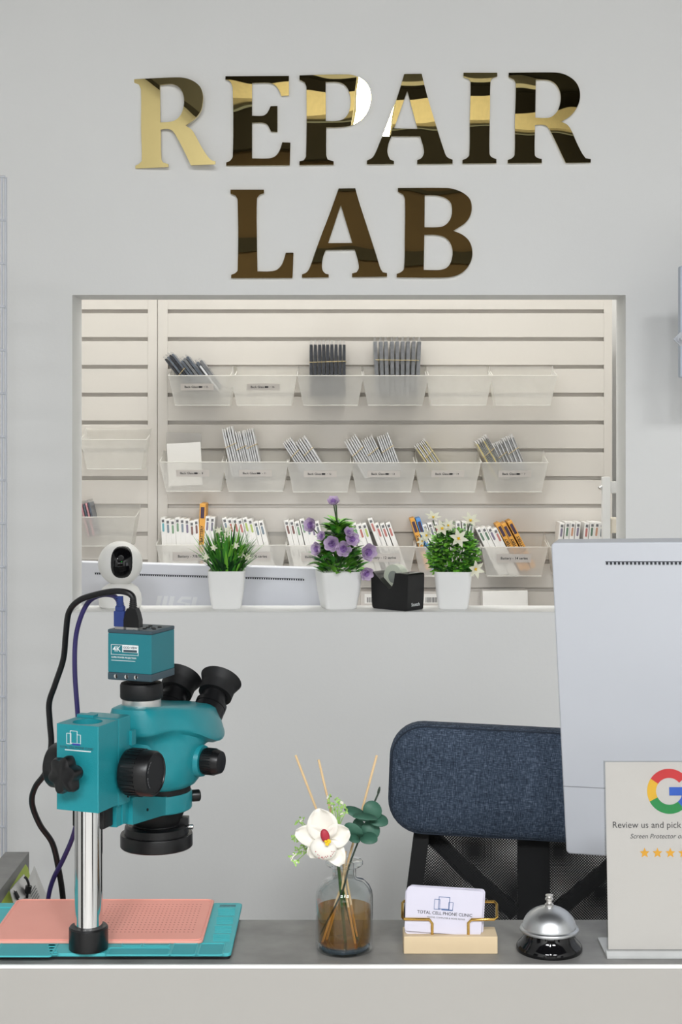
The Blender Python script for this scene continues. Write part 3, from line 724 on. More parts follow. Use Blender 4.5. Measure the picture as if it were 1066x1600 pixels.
# ------------------------------------------------------------------ back-room monitor + its table
def monitor(TL, ex, down, Wd, Ht, name, label, vents, chin, foot_z, thick=.035, gap=.0075, logo=None, vy=.022, foot=(0, 0), rad=.006, m_shell=m_shell):
    """TL: top corner at the webcam side of the visible back, ex along the width, down along the height"""
    ex = Vector(ex).normalized(); dn = Vector(down); dn = (dn-ex*dn.dot(ex)).normalized(); nz = ex.cross(-dn)   # towards the viewer when ex is +x
    # local axes: x=ex, z=-dn, y=-nz(back)
    M = Matrix((( ex.x, -nz.x, -dn.x), (ex.y, -nz.y, -dn.y), (ex.z, -nz.z, -dn.z)))
    C0 = Vector(TL)+ex*(Wd/2)+dn*Ht
    t = thing(name, label, 'monitor', C0)
    M4 = Matrix.Translation((0, 0, 0)) @ M.to_4x4()
    s = MB(M4); q = rrect(Wd, Ht, rad, 5); s.prism([(x, z+Ht/2) for x, z in q], (0, 0, 0), (1, 0, 0), (0, 0, 1), (0, 1, 0), thick); sh = s.build('shell', m_shell, t, sharp=30)
    md = sh.modifiers.new('bev', 'BEVEL'); md.width = .0025; md.segments = 3; md.limit_method = 'ANGLE'; md.angle_limit = R_(50); md.harden_normals = True
    v = MB(M4)
    x0, x1 = vents
    x = x0
    while x < x1:
        v.box((x, -.0003, Ht-vy), (.0028, .0012, .0032)); x += .0052
    v.box(((x0+x1)/2-.002, -.0002, Ht-vy+.0022), (x1-x0, .0008, .0008))
    v.build('vent', m_vent, t)
    if chin: MB(M4).box((0, .0, chin), (Wd*.998, .0006, .0010)).build('chin_seam', mat('seam_grey', (150, 152, 158), .6), t)
    sc = MB(M4); sc.box((0, thick+.001, Ht/2+.02), (Wd-.02, .002, Ht-.06)); sc.build('screen', m_screen, t)
    if logo: logo(M4, t, Ht)
    # stand, upright in world
    n = MB(); hz = C0.z-foot_z; bx, by = foot
    n.span((bx-.03, by-.012, -hz+.01), (bx+.03, by+.012, Ht*.25), bev=.004); n.build('stand_neck', m_shell, t)
    n = MB(); n.span((bx-.12, by-.08, -hz), (bx+.12, by+.08, -hz+.012), bev=.004); n.build('stand_foot', m_shell, t)
    return t
a = R_(17)
exb = Vector((math.cos(a), -math.sin(a), 0)); TRb = P(517, 888.5, 3.262)
def logo_b(M4, t, Ht):
    mb = MB(M4)
    z0 = Ht-.094; hgt = .024; sx = -.100
    for k in range(3): mb.prism([(0, 0), (.010, 0), (.016, hgt), (.006, hgt)], (sx+k*.015, -.0006, z0), (1, 0, 0), (0, 0, 1), (0, 1, 0), .0005)
    mb.prism([(0, hgt*.45), (.012, hgt), (.036, hgt), (.034, hgt*.75), (.014, hgt*.75), (.010, hgt*.5), (.034, hgt*.4), (.028, 0), (.002, 0), (0, hgt*.2), (.02, hgt*.2), (.022, hgt*.35)], (sx+.050, -.0006, z0), (1, 0, 0), (0, 0, 1), (0, 1, 0), .0005)
    mb.prism([(0, 0), (.010, 0), (.016, hgt), (.006, hgt)], (sx+.084, -.0006, z0), (1, 0, 0), (0, 0, 1), (0, 1, 0), .0005)
    mb.build('logo', m_shell2, t)
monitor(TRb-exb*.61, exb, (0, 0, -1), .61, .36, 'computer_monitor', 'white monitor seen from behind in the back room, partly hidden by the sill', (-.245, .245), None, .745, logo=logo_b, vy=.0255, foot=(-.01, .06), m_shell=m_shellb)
o = MB(); o.span((-1.1, 3.26, .715), (.6, 3.82, .745), bev=.002)
for x in (-1.05, .54):
    for y in (3.3, 3.76): o.span((x, y, 0), (x+.04, y+.04, .715))
tag(o.build('work_table', m_trimw), 'white work table in the back room under the far monitor', 'table')

# ------------------------------------------------------------------ webcam
def webcam():
    Y = 3.188; c = P(188, 880, Y); zb = oz0+.0015; k = Y/F
    t = thing('security_camera', 'white round webcam with black oval face on the window sill', 'camera', (c.x, Y, zb))
    hz = c.z-zb
    r = 34.5*k
    MB().ell((0, 0, hz), (r, r*.92, r*1.0), n=40).build('head', m_camw, t)
    # base: bell shaped
    b = MB(); b.lathe([(.001, 0), (r*.86, 0), (r*.95, .004), (r*.97, .016), (r*.93, .03), (r*.8, .042), (r*.55, .05), (.001, .052)], (0, 0, 0), n=40); b.build('base', m_camw, t)
    # black face: patch of a slightly larger ellipsoid
    f = MB(); vs = []; fs = []; n1, n2 = 14, 32
    cx, cz = 6*k, 3.5*k; a_, b_ = 17*k, 25.5*k; R2 = r*1.012
    for i in range(n1+1):
        for j in range(n2):
            tt = 2*PI*j/n2; ct, st = math.cos(tt), math.sin(tt); p = 2/2.6
            x = cx+a_*(i/n1)*math.copysign(abs(ct)**p, ct); z = cz+b_*(i/n1)*math.copysign(abs(st)**p, st)
            q = 1-(x/R2)**2-(z/R2)**2; y = -R2*.94*math.sqrt(max(q, 0))
            if i == n1: y += .003
            vs.append((x, y, hz+z))
    for i in range(n1):
        for j in range(n2):
            j2 = (j+1) % n2; fs.append([i*n2+j, i*n2+j2, (i+1)*n2+j2, (i+1)*n2+j])
    f.add(vs, fs); fp = f.build('face_plate', m_blackg, t)
    MB().lathe([(.0065, 0), (.0065, .001), (.005, .0015), (.001, .0008)], (cx, -R2*.975, hz+cz+.009), (0, -1, 0)).build('lens', m_black, fp)
    MB().ell((cx+.001, -R2*.955, hz+cz+.003), .0012, n=8).build('status_light', m_led, fp)
webcam()

# ------------------------------------------------------------------ potted plants
def pot(t, wt, wb, h, rot=0, round_=.25):
    mb = MB(Matrix.Rotation(rot, 4, 'Z')); vs = []; fs = []; prof = [(wb*.94, 0), (wb, .002), ((wb+wt)/2*1.0+.0015, h*.45), (wt, h-.001), (wt, h), (wt-.005, h), (wt-.006, h-.012), (wt*.4, h-.012)]
    n = None
    for s_, z in prof:
        q = rrect(s_, s_, s_*round_*.5, 4); n = len(q); vs += [(x, y, z) for x, y in q]
    for i in range(len(prof)-1):
        for k in range(n):
            k2 = (k+1) % n; fs.append([i*n+k, i*n+k2, (i+1)*n+k2, (i+1)*n+k])
    fs.append(list(range(n))[::-1]); fs.append([(len(prof)-1)*n+k for k in range(n)])
    mb.add(vs, fs); return mb.build('pot', m_pot, t)
ZS = oz0+.0015
def rv(a, b): return random.uniform(a, b)
def flower_white(mb, c, d, s, n=6, mi=0, cup=.5):
    d = Vector(d).normalized(); a = d.orthogonal().normalized(); b = d.cross(a)
    for k in range(n):
        t = 2*PI*k/n; o = a*math.cos(t)+b*math.sin(t)
        mb.leaf(c, o*1.0+d*cup, d-o*.2, s, s*.46, curl=.3, fold=.25, n=4, mi=mi, wide=.45)
def plant_grass():
    Y = 3.19; x = P(354.5, 0, Y).x
    t = thing('potted_grass', 'grassy green artificial plant with small white blooms in a white square pot', 'potted plant', (x, Y, ZS), group='potted plants on the sill')
    h = 59*Y/F; pot(t, 57.5*Y/F, 45*Y/F, h, rot=R_(2))
    rd = random.Random(3); g = MB()
    for i in range(300):
        a = rd.uniform(0, 2*PI); sp = rd.random()**.7; out = Vector((math.cos(a), math.sin(a)*.7, 0))
        base = Vector((0, 0, h-.012))+out*rd.uniform(.0, .028)
        d = Vector((0, 0, 1))+out*(.06+sp*.62); L = rd.uniform(.06, .125)*(1-.28*sp)
        g.leaf(base, d, -out+Vector((0, 0, .4)), L, rd.uniform(.005, .009), curl=rd.uniform(.0, .35)*sp, fold=.3, n=5, mi=rd.choice((0, 1, 1, 2, 2)), wide=.4)
    for i in range(40):
        a = rd.uniform(0, 2*PI); out = Vector((math.cos(a), math.sin(a)*.7, 0)); g.leaf(Vector((0, 0, h-.01))+out*.015, Vector((0, 0, 1))+out*rd.uniform(.3, 1.1), -out, rd.uniform(.03, .06), .012, curl=.3, fold=.2, mi=0)
    g.build('foliage', [m_leafd, m_leafm, m_leafl], t, sharp=180)
    for (dx, dz) in ((-18, -35), (16, -38), (-30, -20), (33, -20), (2, -56), (24, -24), (5, -64), (-3, -48), (-12, -62)):
        f = MB(); c = Vector((dx*Y/F, -.032+abs(dx)*.0004, h-dz*Y/F*1.0)); flower_white(f, c, (rd.uniform(-.4, .4), -1, .5), .0100, 6, cup=1.1); f.build('flower', m_lily, t, sharp=180)
plant_grass()
def rose(mb, c, d, r, rd):
    d = Vector(d).normalized(); a = d.orthogonal().normalized(); b = d.cross(a); c = Vector(c)
    for ring, (n, rr, ph, off, mi) in enumerate(((6, 1.0, 84, 0, 0), (5, .82, 96, .10, 0), (5, .62, 104, .20, 0), (4, .44, 112, .28, 1), (3, .28, 118, .36, 1), (2, .15, 125, .42, 1))):
        R = r*rr
        for k in range(n):
            t0 = 2*PI*(k+.5*ring)/n+rd.uniform(-.15, .15); wv = PI/n*1.25; nu, nv = 5, 6; vs = []; fs = []
            for i_ in range(nu+1):
                for j_ in range(nv+1):
                    sx = 2*j_/nv-1; f = R_(ph)*(i_/nu)*(1-.22*sx*sx)*(1+.05*math.sin(5*sx+k)); t = t0+wv*sx*(.35+.65*i_/nu)
                    rad = R*math.sin(f)*(1+.06*math.cos(3*sx)*(i_/nu)); up = R*(1-math.cos(f))*.75+r*off*.5*(i_/nu)
                    vs.append(c+d*(up-r*.25)+(a*math.cos(t)+b*math.sin(t))*rad)
            for i_ in range(nu):
                for j_ in range(nv): q = i_*(nv+1)+j_; fs.append([q, q+1, q+nv+2, q+nv+1])
            mb.add(vs, fs, mi)
def plant_rose():
    Y = 3.19; x = P(529, 0, Y).x
    t = thing('potted_rose', 'bushy artificial plant with lilac roses in a white square pot', 'potted plant', (x, Y, ZS), group='potted plants on the sill')
    h = 58*Y/F; pot(t, 66*Y/F, 50*Y/F, h, rot=R_(12), round_=.3)
    rd = random.Random(11); g = MB(); k = Y/F
    for i in range(330):
        a = rd.uniform(0, 2*PI); z = rd.random(); rad = (.052*(1-z)**.8+.006)*rd.uniform(.5, 1.05); out = Vector((math.cos(a), math.sin(a)*.7, 0))
        base = Vector((0, 0, h-.006+z*.105))+out*rad*.7
        L = rd.uniform(.020, .034); g.leaf(base, out*1.0+Vector((0, 0, rd.uniform(.1, 1.2))), Vector((0, 0, 1))-out*.3+Vector((rd.uniform(-.4, .4), rd.uniform(-.6, .1), 0)), L, L*.46, curl=.3, fold=.25, mi=rd.choice((0, 1, 1, 2, 2)), wide=.4)
    st = MB()
    st.tube([(0, 0, h-.01), (-.002, 0, h+.09), (-.006, 0, h+.15)], .0016, n=6)
    FL = [(521, 784, .0125, (0, -.8, .8)), (486, 821, .0155, (-.7, -1, .2)), (519, 850, .0165, (-.2, -1, .1)), (537, 858, .0165, (0, -1, .1)), (550, 843, .0150, (.3, -1, .3)), (575, 863, .0180, (.5, -1, 0)), (496, 858, .0145, (-.8, -.8, .1)), (572, 894, .0145, (.4, -1, -.3)), (545, 832, .011, (.4, -1, .6)), (503, 838, .010, (-.5, -.8, .3))]
    for px, py, r, d in FL:
        yy = -.040 if abs(px-529) < 30 else -.022
        c = P(px, py, Y+yy)-Vector((x, Y, ZS)); 
        if py > 885: c.y = -.05
        st.tube([Vector((c.x*.25, 0, max(h, c.z-.05))), c*1.0+Vector((0, .006, -.002))], .0013, n=6)
        f = MB(); rose(f, c+Vector((0, .004, 0)), d, r, rd); f.build('flower', [m_purple, m_purpled], t, sharp=180)
    st.build('stem', m_stemg, t)
    g.build('foliage', [m_leafd, m_leafm, m_leafl], t, sharp=180)
plant_rose()
def plant_lily():
    Y = 3.19; x = P(708, 0, Y).x
    t = thing('potted_boxwood', 'round leafy artificial plant with cream lilies in a white square pot', 'potted plant', (x, Y, ZS), group='potted plants on the sill')
    h = 58*Y/F; pot(t, 58*Y/F, 46*Y/F, h, rot=R_(-3))
    rd = random.Random(5); g = MB()
    for i in range(1500):
        a = rd.uniform(0, 2*PI); z = rd.random(); prof = .026+.024*math.sin(PI*min(1, z*.85+.12)) if z < .85 else .03*(1-z)/.15+.012
        out = Vector((math.cos(a), math.sin(a)*.8, 0)); base = Vector((0, 0, h-.004+z*.085))+out*prof*rd.uniform(.55, 1.0)
        L = rd.uniform(.009, .014); g.leaf(base, out+Vector((rd.uniform(-.6, .6), rd.uniform(-.6, .6), rd.uniform(-.2, 1))), Vector((0, -.4, 1)), L, L*.62, curl=.2, fold=.2, n=3, tip=.5, mi=rd.choice((0, 1, 2, 2, 2)), wide=.5)
    for sx_ in (-.016, 0, .018, .03):
        for i in range(26):
            z = i/26; base = Vector((sx_*(1+.4*z), rd.uniform(-.01, .0), h+.05+z*.052)); a = rd.uniform(0, 2*PI); g.leaf(base, (math.cos(a), math.sin(a), .5), (0, 0, 1), .009, .0055, mi=rd.choice((1, 2)), n=3)
    st = MB()
    FL = [(677, 810, .021, (.1, -.6, 1)), (735, 815, .023, (.2, -.8, .8)), (691, 827, .022, (0, -1, .6)), (668, 837, .020, (-.7, -1, .3)), (716, 842, .024, (.2, -1, .3)), (742, 889, .023, (.5, -1, -.1)), (700, 822, .018, (.3, -1, .7)), (661, 846, .015, (-.9, -.8, .3))]
    for px, py, r, d in FL:
        c = P(px, py, Y-.034)-Vector((x, Y, ZS))
        st.tube([Vector((c.x*.4, 0, min(c.z, h+.02))), c+Vector((0, .006, -.004))], .0012, n=6)
        f = MB(); flower_white(f, c, d, r*.92, 6, cup=.8); flower_white(f, c, d, r*.3, 4, mi=1, cup=3); f.build('flower', [m_lily, m_yel], t, sharp=180)
    st.build('stem', m_stemg, t)
    g.build('foliage', [m_leafd, m_leafm, m_leafl], t, sharp=180)
plant_lily()

# ------------------------------------------------------------------ tape dispenser
def dispenser():
    Yc = 3.166; c = P(626, 0, Yc)
    t = thing('tape_dispenser', 'black desk tape dispenser with a roll of clear tape on the sill', 'tape dispenser', (c.x-.006, Yc+.004, ZS), (0, 0, R_(-42)))
    hl, hw, hh = .047, .026, .076
    # side profile along local x (right end = tall blunt end)
    L0, L1 = -hl, hl
    prof = [(L0+.006, 0), (L1-.004, 0), (L1, .004), (L1+.003, hh*.96), (L1+.001, hh), (L1-.032, hh), (L1-.036, hh*.74), (L1-.043, hh*.58), (L1-.050, hh*.57), (L0+.012, hh*.90), (L0+.004, hh*.99), (L0-.002, hh), (L0-.003, hh*.93), (L0, .006)]
    # fill the concave profile through the curve filler
    vs, fs = shape([hermite([Vector((a_, b_, 0)) for a_, b_ in prof], 50, 4)], 2*hw)
    mb = MB(Matrix.Rotation(PI/2, 4, 'X')); mb.add(vs, fs); b = mb.build('housing', m_black, t)
    md = b.modifiers.new('bev', 'BEVEL'); md.width = .004; md.segments = 3; md.limit_method = 'ANGLE'; md.angle_limit = R_(55); md.harden_normals = True
    r = MB(); r.lathe([(.013, -.0095), (.0255, -.0095), (.0255, .0095), (.013, .0095), (.013, -.0095)], (L0+.043, 0, hh*.87), (0, 1, 0), n=40); r.build('tape_roll', mat('clear_tape', (216, 222, 205), .3, var=.02), t)
    r = MB(); r.lathe([(.0125, -.010), (.0125, .010)], (L0+.043, 0, hh*.87), (0, 1, 0), n=24); r.build('hub', mat('grey_hub', (150, 156, 150), .4), t)
    MB().box((L1-.002, 0, hh+.0008), (.003, .030, .0014)).build('cutter', m_steel, t)
    # base pad
    MB().box((0, 0, .0012), (2*hl-.012, 2*hw-.008, .0024)).build('foot_pad', m_blackm, t)
    M = Matrix.Translation((L1+.0022, -.001, .0125)) @ Matrix.Rotation(PI/2, 4, 'Z') @ FACE
    text('lettering', 'Scotch', M, m_white, t, width=.026, bold=.02)
    return t
DISP = dispenser()

# ------------------------------------------------------------------ wire grid at the left edge, panel at the right edge
Yg = 2.705; kg = Yg/F
t = thing('wire_grid', 'white wire grid panel standing in front of the wall at its outer edge', 'wire grid', (P(9, 0, Yg).x, Yg, 0))
g = MB(); ztop = P(0, 277, Yg).z
for i in range(8):
    x = 0-i*.0762; g.tube([(x, 0, .02), (x, 0, ztop)], .0026, n=6)
g.tube([(-.0062, -.003, .02), (-.0062, -.003, ztop)], .0024, n=6)
for i in range(int(ztop/.0762)+1):
    z = ztop-i*.0762
    if z > .03: g.tube([(-.54, -.0045, z), (0, -.0045, z)], .0022, n=6)
g.build('wires', m_wire, t)
g = MB(); g.span((-.56, -.12, 0), (-.53, .12, .02)); g.span((-.02, -.12, 0), (.01, .12, .02)); g.build('foot', m_wire, t)
Yp = 2.9
p0 = P(1063, 415, Yp); p1 = P(1063, 590, Yp)
t = thing('display_panel', 'pale blue-grey display panel standing out from the wall at the picture edge', 'display panel', (p0.x, Yp, p1.z))
MB().span((0, 0, 0), (.35, .02, p0.z-p1.z), bev=.003).build('board', mat('pale_blue_panel', (190, 200, 214), .4, var=.02), t)
hp = P(1059, 530, Yp)-Vector((p0.x, Yp, p1.z))
h_ = MB(); h_.lathe([(.006, 0), (.006, .003), (.003, .004), (.003, .016), (.001, .017)], hp+Vector((.004, -.004, 0)), (0, -1, 0), n=12); h_.box(hp+Vector((.006, .002, 0)), (.02, .006, .02), R=Matrix.Rotation(R_(45), 3, 'Y'), bev=.001); h_.build('hook', m_wire, t)
MB().span((.15, .02, .05), (.19, YW-Yp, .09)).build('wall_mount', m_wire, t)

# ================================================================== COUNTER
YF, YB, ZC = 1.739, 1.899, 1.05
t = thing('reception_counter', 'white reception counter with a grey stone-look top ledge', 'counter', (0, YF, 0))
c = MB(); c.span((-1.2, .0, 0), (1.2, .02, ZC-.0045)); c.span((-1.2, .10, 0), (1.2, .12, ZC-.03)); c.build('front_panel', m_counter, t)
MB().span((-1.2, -.0015, ZC-.0045), (1.2, .003, ZC-.0002), bev=.001).build('edge_strip', m_edge, t)
MB().span((-1.2, .003, ZC-.03), (1.2, YB-YF, ZC), bev=.0006).build('worktop', m_stone, t)
# side return of the ledge, running back on the left
t = thing('side_ledge', 'grey stone-look side ledge running back from the counter beside the clipboard', 'counter', (-.5, 1.9, 0))
xr = P(45.5, 1330, 2.206).x
MB().span((xr-.034+.5, 0, ZC-.03), (xr+.5, .306, ZC)).build('worktop', m_stone, t)
MB().span((xr-.032+.5, 0.002, 0), (xr-.002+.5, .304, ZC-.03)).build('panel', m_stone, t)
# desk behind the counter
d = MB(); d.span((-.42, 1.905, .715), (1.1, 2.33, .74), bev=.002)
for x in (-.40, 1.04): d.span((x, 1.95, 0), (x+.03, 2.3, .715))
tag(d.build('desk', m_trimw), 'white low desk hidden behind the reception counter', 'desk')

# clipboard
t = thing('clipboard', 'lime green clipboard with paper and metal clip leaning on the side ledge', 'clipboard', (xr+.006, 2.10, ZC-.12))
def Lc(px, py, Y): return P(px, py, Y)-Vector((xr+.006, 2.10, ZC-.12))
bq = [Lc(-12, 1432, 1.99), Lc(-2, 1410, 2.0), Lc(40, 1346, 2.16), Lc(46, 1350, 2.17), Lc(48, 1440, 2.17), Lc(20, 1450, 2.05)]
mb = MB()
def slab(mb, q, th, mi=0):
    n = len(q); nn = (q[1]-q[0]).cross(q[-1]-q[0]).normalized()*th
    mb.add(q+[p+nn for p in q], [list(range(n)), list(range(n, 2*n))[::-1]]+[[i, (i+1) % n, (i+1) % n+n, i+n] for i in range(n)], mi)
# board plane: leans on the ledge side, spanned by dir along ledge and down/right
bo = Lc(-6, 1415, 1.98)
mb.v = []
A_ = Lc(-12, 1430, 1.98); B_ = Lc(42, 1347, 2.19); e1 = (B_-A_); e2 = Vector((.035, 0, -.16))
slab(mb, [A_, B_-e1*.04, B_+e2*.05, B_+e2, A_+e2], .003); mb.build('board', m_lime, t)
nn = e1.cross(e2).normalized()*-1
if nn.x < 0: nn = -nn
off = nn*.003
mb = MB(); e3 = Vector((.07, -.0, -.13)); q0 = A_+e1*.30+off*1.0+e2*.18
slab(mb, [q0, Lc(54, 1353, 2.16), Lc(78, 1412, 2.16), q0+e3], .0008); mb.build('paper', m_boxw, t)
ln = MB()
for k in range(5):
    a_ = Lc(47+1.5*k, 1397+4*k, 2.10); b_ = Lc(55+1.5*k, 1384+4*k, 2.13); ln.tube([a_, b_], .0006, n=4)
ln.build('print', m_grey_print, t)
cl = MB(); ca, cb_ = Lc(17, 1390, 2.05), Lc(38, 1366, 2.12)
slab(cl, [ca, cb_, cb_+Vector((.008, -.006, -.022)), ca+Vector((.008, -.006, -.022))], .002); cl.build('clip', m_steel, t)
for q in ([(15, 1392), (18, 1391), (22, 1394), (27, 1404), (28, 1412)], [(38, 1370), (42, 1374), (45, 1384), (43, 1395), (42, 1403)]):
    pth = [Lc(x, y, 2.06 if q[0][0] < 20 else 2.10) for x, y in q]
    k_ = MB(); k_.tube(catmull(pth, 4), .0018, n=8)
    k_.tube([pth[2], pth[3]], .0045 if q[0][0] > 20 else .004, n=10); k_.build('clip_lever', m_black, t)

# ------------------------------------------------------------------ soldering mat (teal) and pink mat
ZM = ZC+.008
t = thing('soldering_mat', 'teal silicone soldering mat with tool trays on the counter', 'mat', (-.35, 1.85, ZC+.0005))
def mloc(x, y): return (x+.35, y-1.85)
x0, x1, y0, y1 = -.60, -.1345, 1.7545, 1.943
q = rrect(x1-x0, y1-y0, .006, 4); cxm, cym = (x0+x1)/2+.35, (y0+y1)/2-1.85
mb = MB(); mb.prism([(a_+cxm, b_+cym) for a_, b_ in q], (0, 0, .0029), (1, 0, 0), (0, 1, 0), (0, 0, 1), .0041); b = mb.build('sheet', m_tealrub, t)
md = b.modifiers.new('bev', 'BEVEL'); md.width = .001; md.segments = 2; md.limit_method = 'ANGLE'; md.angle_limit = R_(50); md.harden_normals = True
mb = MB(); mb.prism([(a_*.996+cxm, b_*.990+cym-.0002) for a_, b_ in q], (0, 0, 0), (1, 0, 0), (0, 1, 0), (0, 0, 1), .0030); mb.build('underside', m_blackm, t)
rd = MB(); gv = MB()
def cell(xa, ya, xb, yb, r=.001):
    q = [(a_+(xa+xb)/2+.35, b_+(ya+yb)/2-1.85) for a_, b_ in rrect(xb-xa, yb-ya, min(.003, (yb-ya)*.3), 3)]
    rd.tube([(x, y, .0071) for x, y in q], r, n=6, closed=True)
    q2 = [(a_*.94+(xa+xb)/2+.35, b_*.9+(ya+yb)/2-1.85) for a_, b_ in rrect(xb-xa, yb-ya, min(.003, (yb-ya)*.3), 3)]
    gv.prism(q2, (0, 0, .00702), (1, 0, 0), (0, 1, 0), (0, 0, 1), .0002)
def MX(px, py): Y = (H-ZM)*F/(py-HY); return ((px-HX)*Y/F, Y)
def cellpx(xa, ya, xb, yb, r=.001):
    a_ = MX(xa, yb); b_ = MX(xb, ya); cell(min(a_[0], MX(xa, ya)[0]), a_[1], b_[0], b_[1], r)
cellpx(170, 1481, 268, 1492); cellpx(192, 1473, 222, 1478); cellpx(226, 1473, 266, 1478)
cellpx(272, 1474, 310, 1492); cellpx(314, 1474, 352, 1492); cellpx(4, 1472, 92, 1494)
for k in range(4): cellpx(76+k, 1475+4.5*k, 88+k, 1478+4.5*k, .0006)
for k in range(4):
    ya = 1419+13.5*k; xa_ = 339-2.6*k
    for j in range(5):
        yy = ya+1+j*2.3; a_ = MX(xa_+2, yy); b_ = MX(xa_+28, yy)
        rd.tube([(a_[0]+.35, a_[1]-1.85, .0072), (b_[0]+.35, b_[1]-1.85, .0072)], .0006, n=5)
a_ = MX(18, 1418); rd.tube([(a_[0]+.35-.08, a_[1]-1.85, .0072), (a_[0]+.35, a_[1]-1.85, .0072)], .0012, n=5)
rd.build('tray_ridges', m_tealrub, t); gv.build('tray_floor', m_tealgroove, t)
a_ = MX(356, 1415); lt = MB(Matrix.Translation((a_[0]+.35, a_[1]-1.85, .0072)))
lt.box((0, 0, 0), (.020, .0075, .0003)); lt.build('print_patch', mat('faded_print', (84, 138, 146), .6, var=.2, scale=300), t)
o_ = P(28, 1406, 1.946)
t = thing('pink_mat', 'salmon pink silicone mat with tiny dimples lying on the teal mat', 'mat', (-.295, 1.866, ZM-.0003))
q = rrect(.250, .159, .006, 4); mb = MB(); mb.prism(q, (0, 0, 0), (1, 0, 0), (0, 1, 0), (0, 0, 1), .0036); b = mb.build('sheet', m_pink, t)
md = b.modifiers.new('bev', 'BEVEL'); md.width = .0009; md.segments = 2; md.limit_method = 'ANGLE'; md.angle_limit = R_(50); md.harden_normals = True
rm = MB(); rm.tube([(x*.975, y*.965, .0036) for x, y in q], .0009, n=6, closed=True); rm.build('raised_border', m_pink, t)
dm = MB()
for i in range(24):
    for j in range(13):
        dm.lathe([(.0012, 0), (.0008, .0001)], (-.005+i*.0050, -.048+j*.0088, .00362), n=6)
dm.build('dimples', m_pinkd, t)

# ------------------------------------------------------------------ MICROSCOPE
MT = thing('microscope', 'teal stereo microscope with black knobs and a camera cube on a chrome pole', 'microscope', (-.300, 1.771, ZM), (0, 0, R_(-21)))
TM = Matrix.Translation((0, 0, -.008))
def mbm(): return MB(TM)
b = mbm(); b.lathe([(.022, .008), (.0225, .009), (.0225, .032), (.021, .034), (.0165, .034)], n=40); b.build('pole_collar', m_black, MT)
b = mbm(); b.lathe([(.016, .010), (.016, .175)], n=48); b.build('pole', m_chrome, MT)
# clamp block with recess for the pole
b = mbm()
bx = [(-.0275, -.025), (.0275, -.025), (.0275, .020), (-.0275, .020)]
hv, hf = shape([[Vector((x, y, 0)) for x, y in bx], [Vector((.0172*math.cos(2*PI*i/40), -.002+.0172*math.sin(2*PI*i/40), 0)) for i in range(40)]], .098)
b.add([v+Vector((0, 0, .2205)) for v in hv], hf)
blk = b.build('clamp_block', m_teal, MT, sharp=30)
md = blk.modifiers.new('bev', 'BEVEL'); md.width = .0016; md.segments = 3; md.limit_method = 'ANGLE'; md.angle_limit = R_(60); md.harden_normals = True
# cutter for the round recess on top, applied as a modelled ring
b = mbm(); b.lathe([(.001, .258), (.0168, .258), (.0171, .2605), (.0168, .2595), (.001, .2592)], (0, -.002, 0), n=40); b.build('socket_ring', mat('teal_socket', (70, 178, 184), .2), MT)
b = mbm(); b.span((-.0275, .0206, .168), (.0275, .050, .2705), bev=.0022); b.span((-.0275, .0200, .2695), (-.005, .030, .2725)); sl = b.build('rack_housing', m_teal, MT)
b = mbm(); b.lathe([(.0018, 0), (.0018, .001)], (.0275, .043, .176), (1, 0, 0), n=12); b.build('screw_hole', m_blackm, sl)
b = mbm(); b.span((-.02, .022, .144), (.024, .050, .168)); b.span((.0242, .033, .145), (.026, .038, .168)); b.build('rack', m_teal, MT)
b = mbm(); b.span((-.022, .0, .146), (.02, .022, .171), bev=.002); b.build('focus_stop', m_blackm, MT)
b = mbm(); b.span((.027, .046, .235), (.031, .056, .252)); b.build('side_lug', m_teal, MT)
# logo on the block
def outline(mb, x, z, w_, h_, th=.0006, y=0):
    for (cx, cz, a_, c_) in ((x, z+h_/2, w_, th), (x, z-h_/2, w_, th), (x-w_/2, z, th, h_), (x+w_/2, z, th, h_)): mb.box((cx, y, cz), (a_+(th if c_ == th else 0), .0003, c_))
b = mbm(); y_ = -.0253
outline(b, -.0045, .2555, .009, .014, y=y_); outline(b, -.0108, .2535, .0055, .012, y=y_); outline(b, .0022, .2535, .0045, .010, y=y_); b.build('logo', m_white, blk)
b = mbm(); b.box((-.001, y_-.0001, .2475), (.010, .0003, .0022)); b.build('logo_base', m_blue_print, blk)
text('lettering', 'TOTAL CELL PHONE CLINIC', TM @ Matrix.Translation((-.001, y_, .2435)) @ FACE, m_slate, blk, width=.044, bold=.01)
b = mbm(); b.box((.001, y_, .2405), (.034, .0003, .0011)); b.build('logo_strip', m_white, blk)
# star knob on the front
b = mbm(); b.lathe([(.008, 0), (.008, .012)], (0, -.025, .216), (0, -1, 0), n=20); b.lathe([(.016, 0), (.0195, .002), (.0205, .008), (.019, .0135), (.014, .016), (.001, .0165)], (-.004, -.034, .216), (-.25, -1, 0), n=84, lobes=6, la=.13); b.build('clamp_knob', m_black, MT)
# focus knobs
for s_ in (-1, 1):
    b = mbm(); b.lathe([(.012, -.01), (.012, 0), (.0262, .0), (.0272, .003), (.0268, .022), (.0266, .023), (.0262, .034), (.0245, .0365), (.023, .0365), (.0225, .0355), (.001, .0355)], (s_*.032, .035, .207), (s_, 0, 0), n=60); kn = b.build('focus_knob', m_black, MT)
    b = mbm()
    for i in range(30):
        a_ = 2*PI*i/30; b.box((s_*(.032+.0125), .035+.0271*math.cos(a_), .207+.0271*math.sin(a_)), (.017, .0012, .0022), R=Matrix.Rotation(a_, 3, 'X'))
    b.build('grip', m_black, kn)
    if s_ == 1:
        b = mbm()
        for i in range(9):
            if i == 4: continue
            a_ = PI*.72+i*.07*PI*.9; b.box((.032+.0366, .035+.0195*math.cos(a_)*1, .207+.0195*math.sin(a_)), (.0003, .0008, .0026), R=Matrix.Rotation(a_, 3, 'X'))
        b.build('print', m_grey_print, kn)
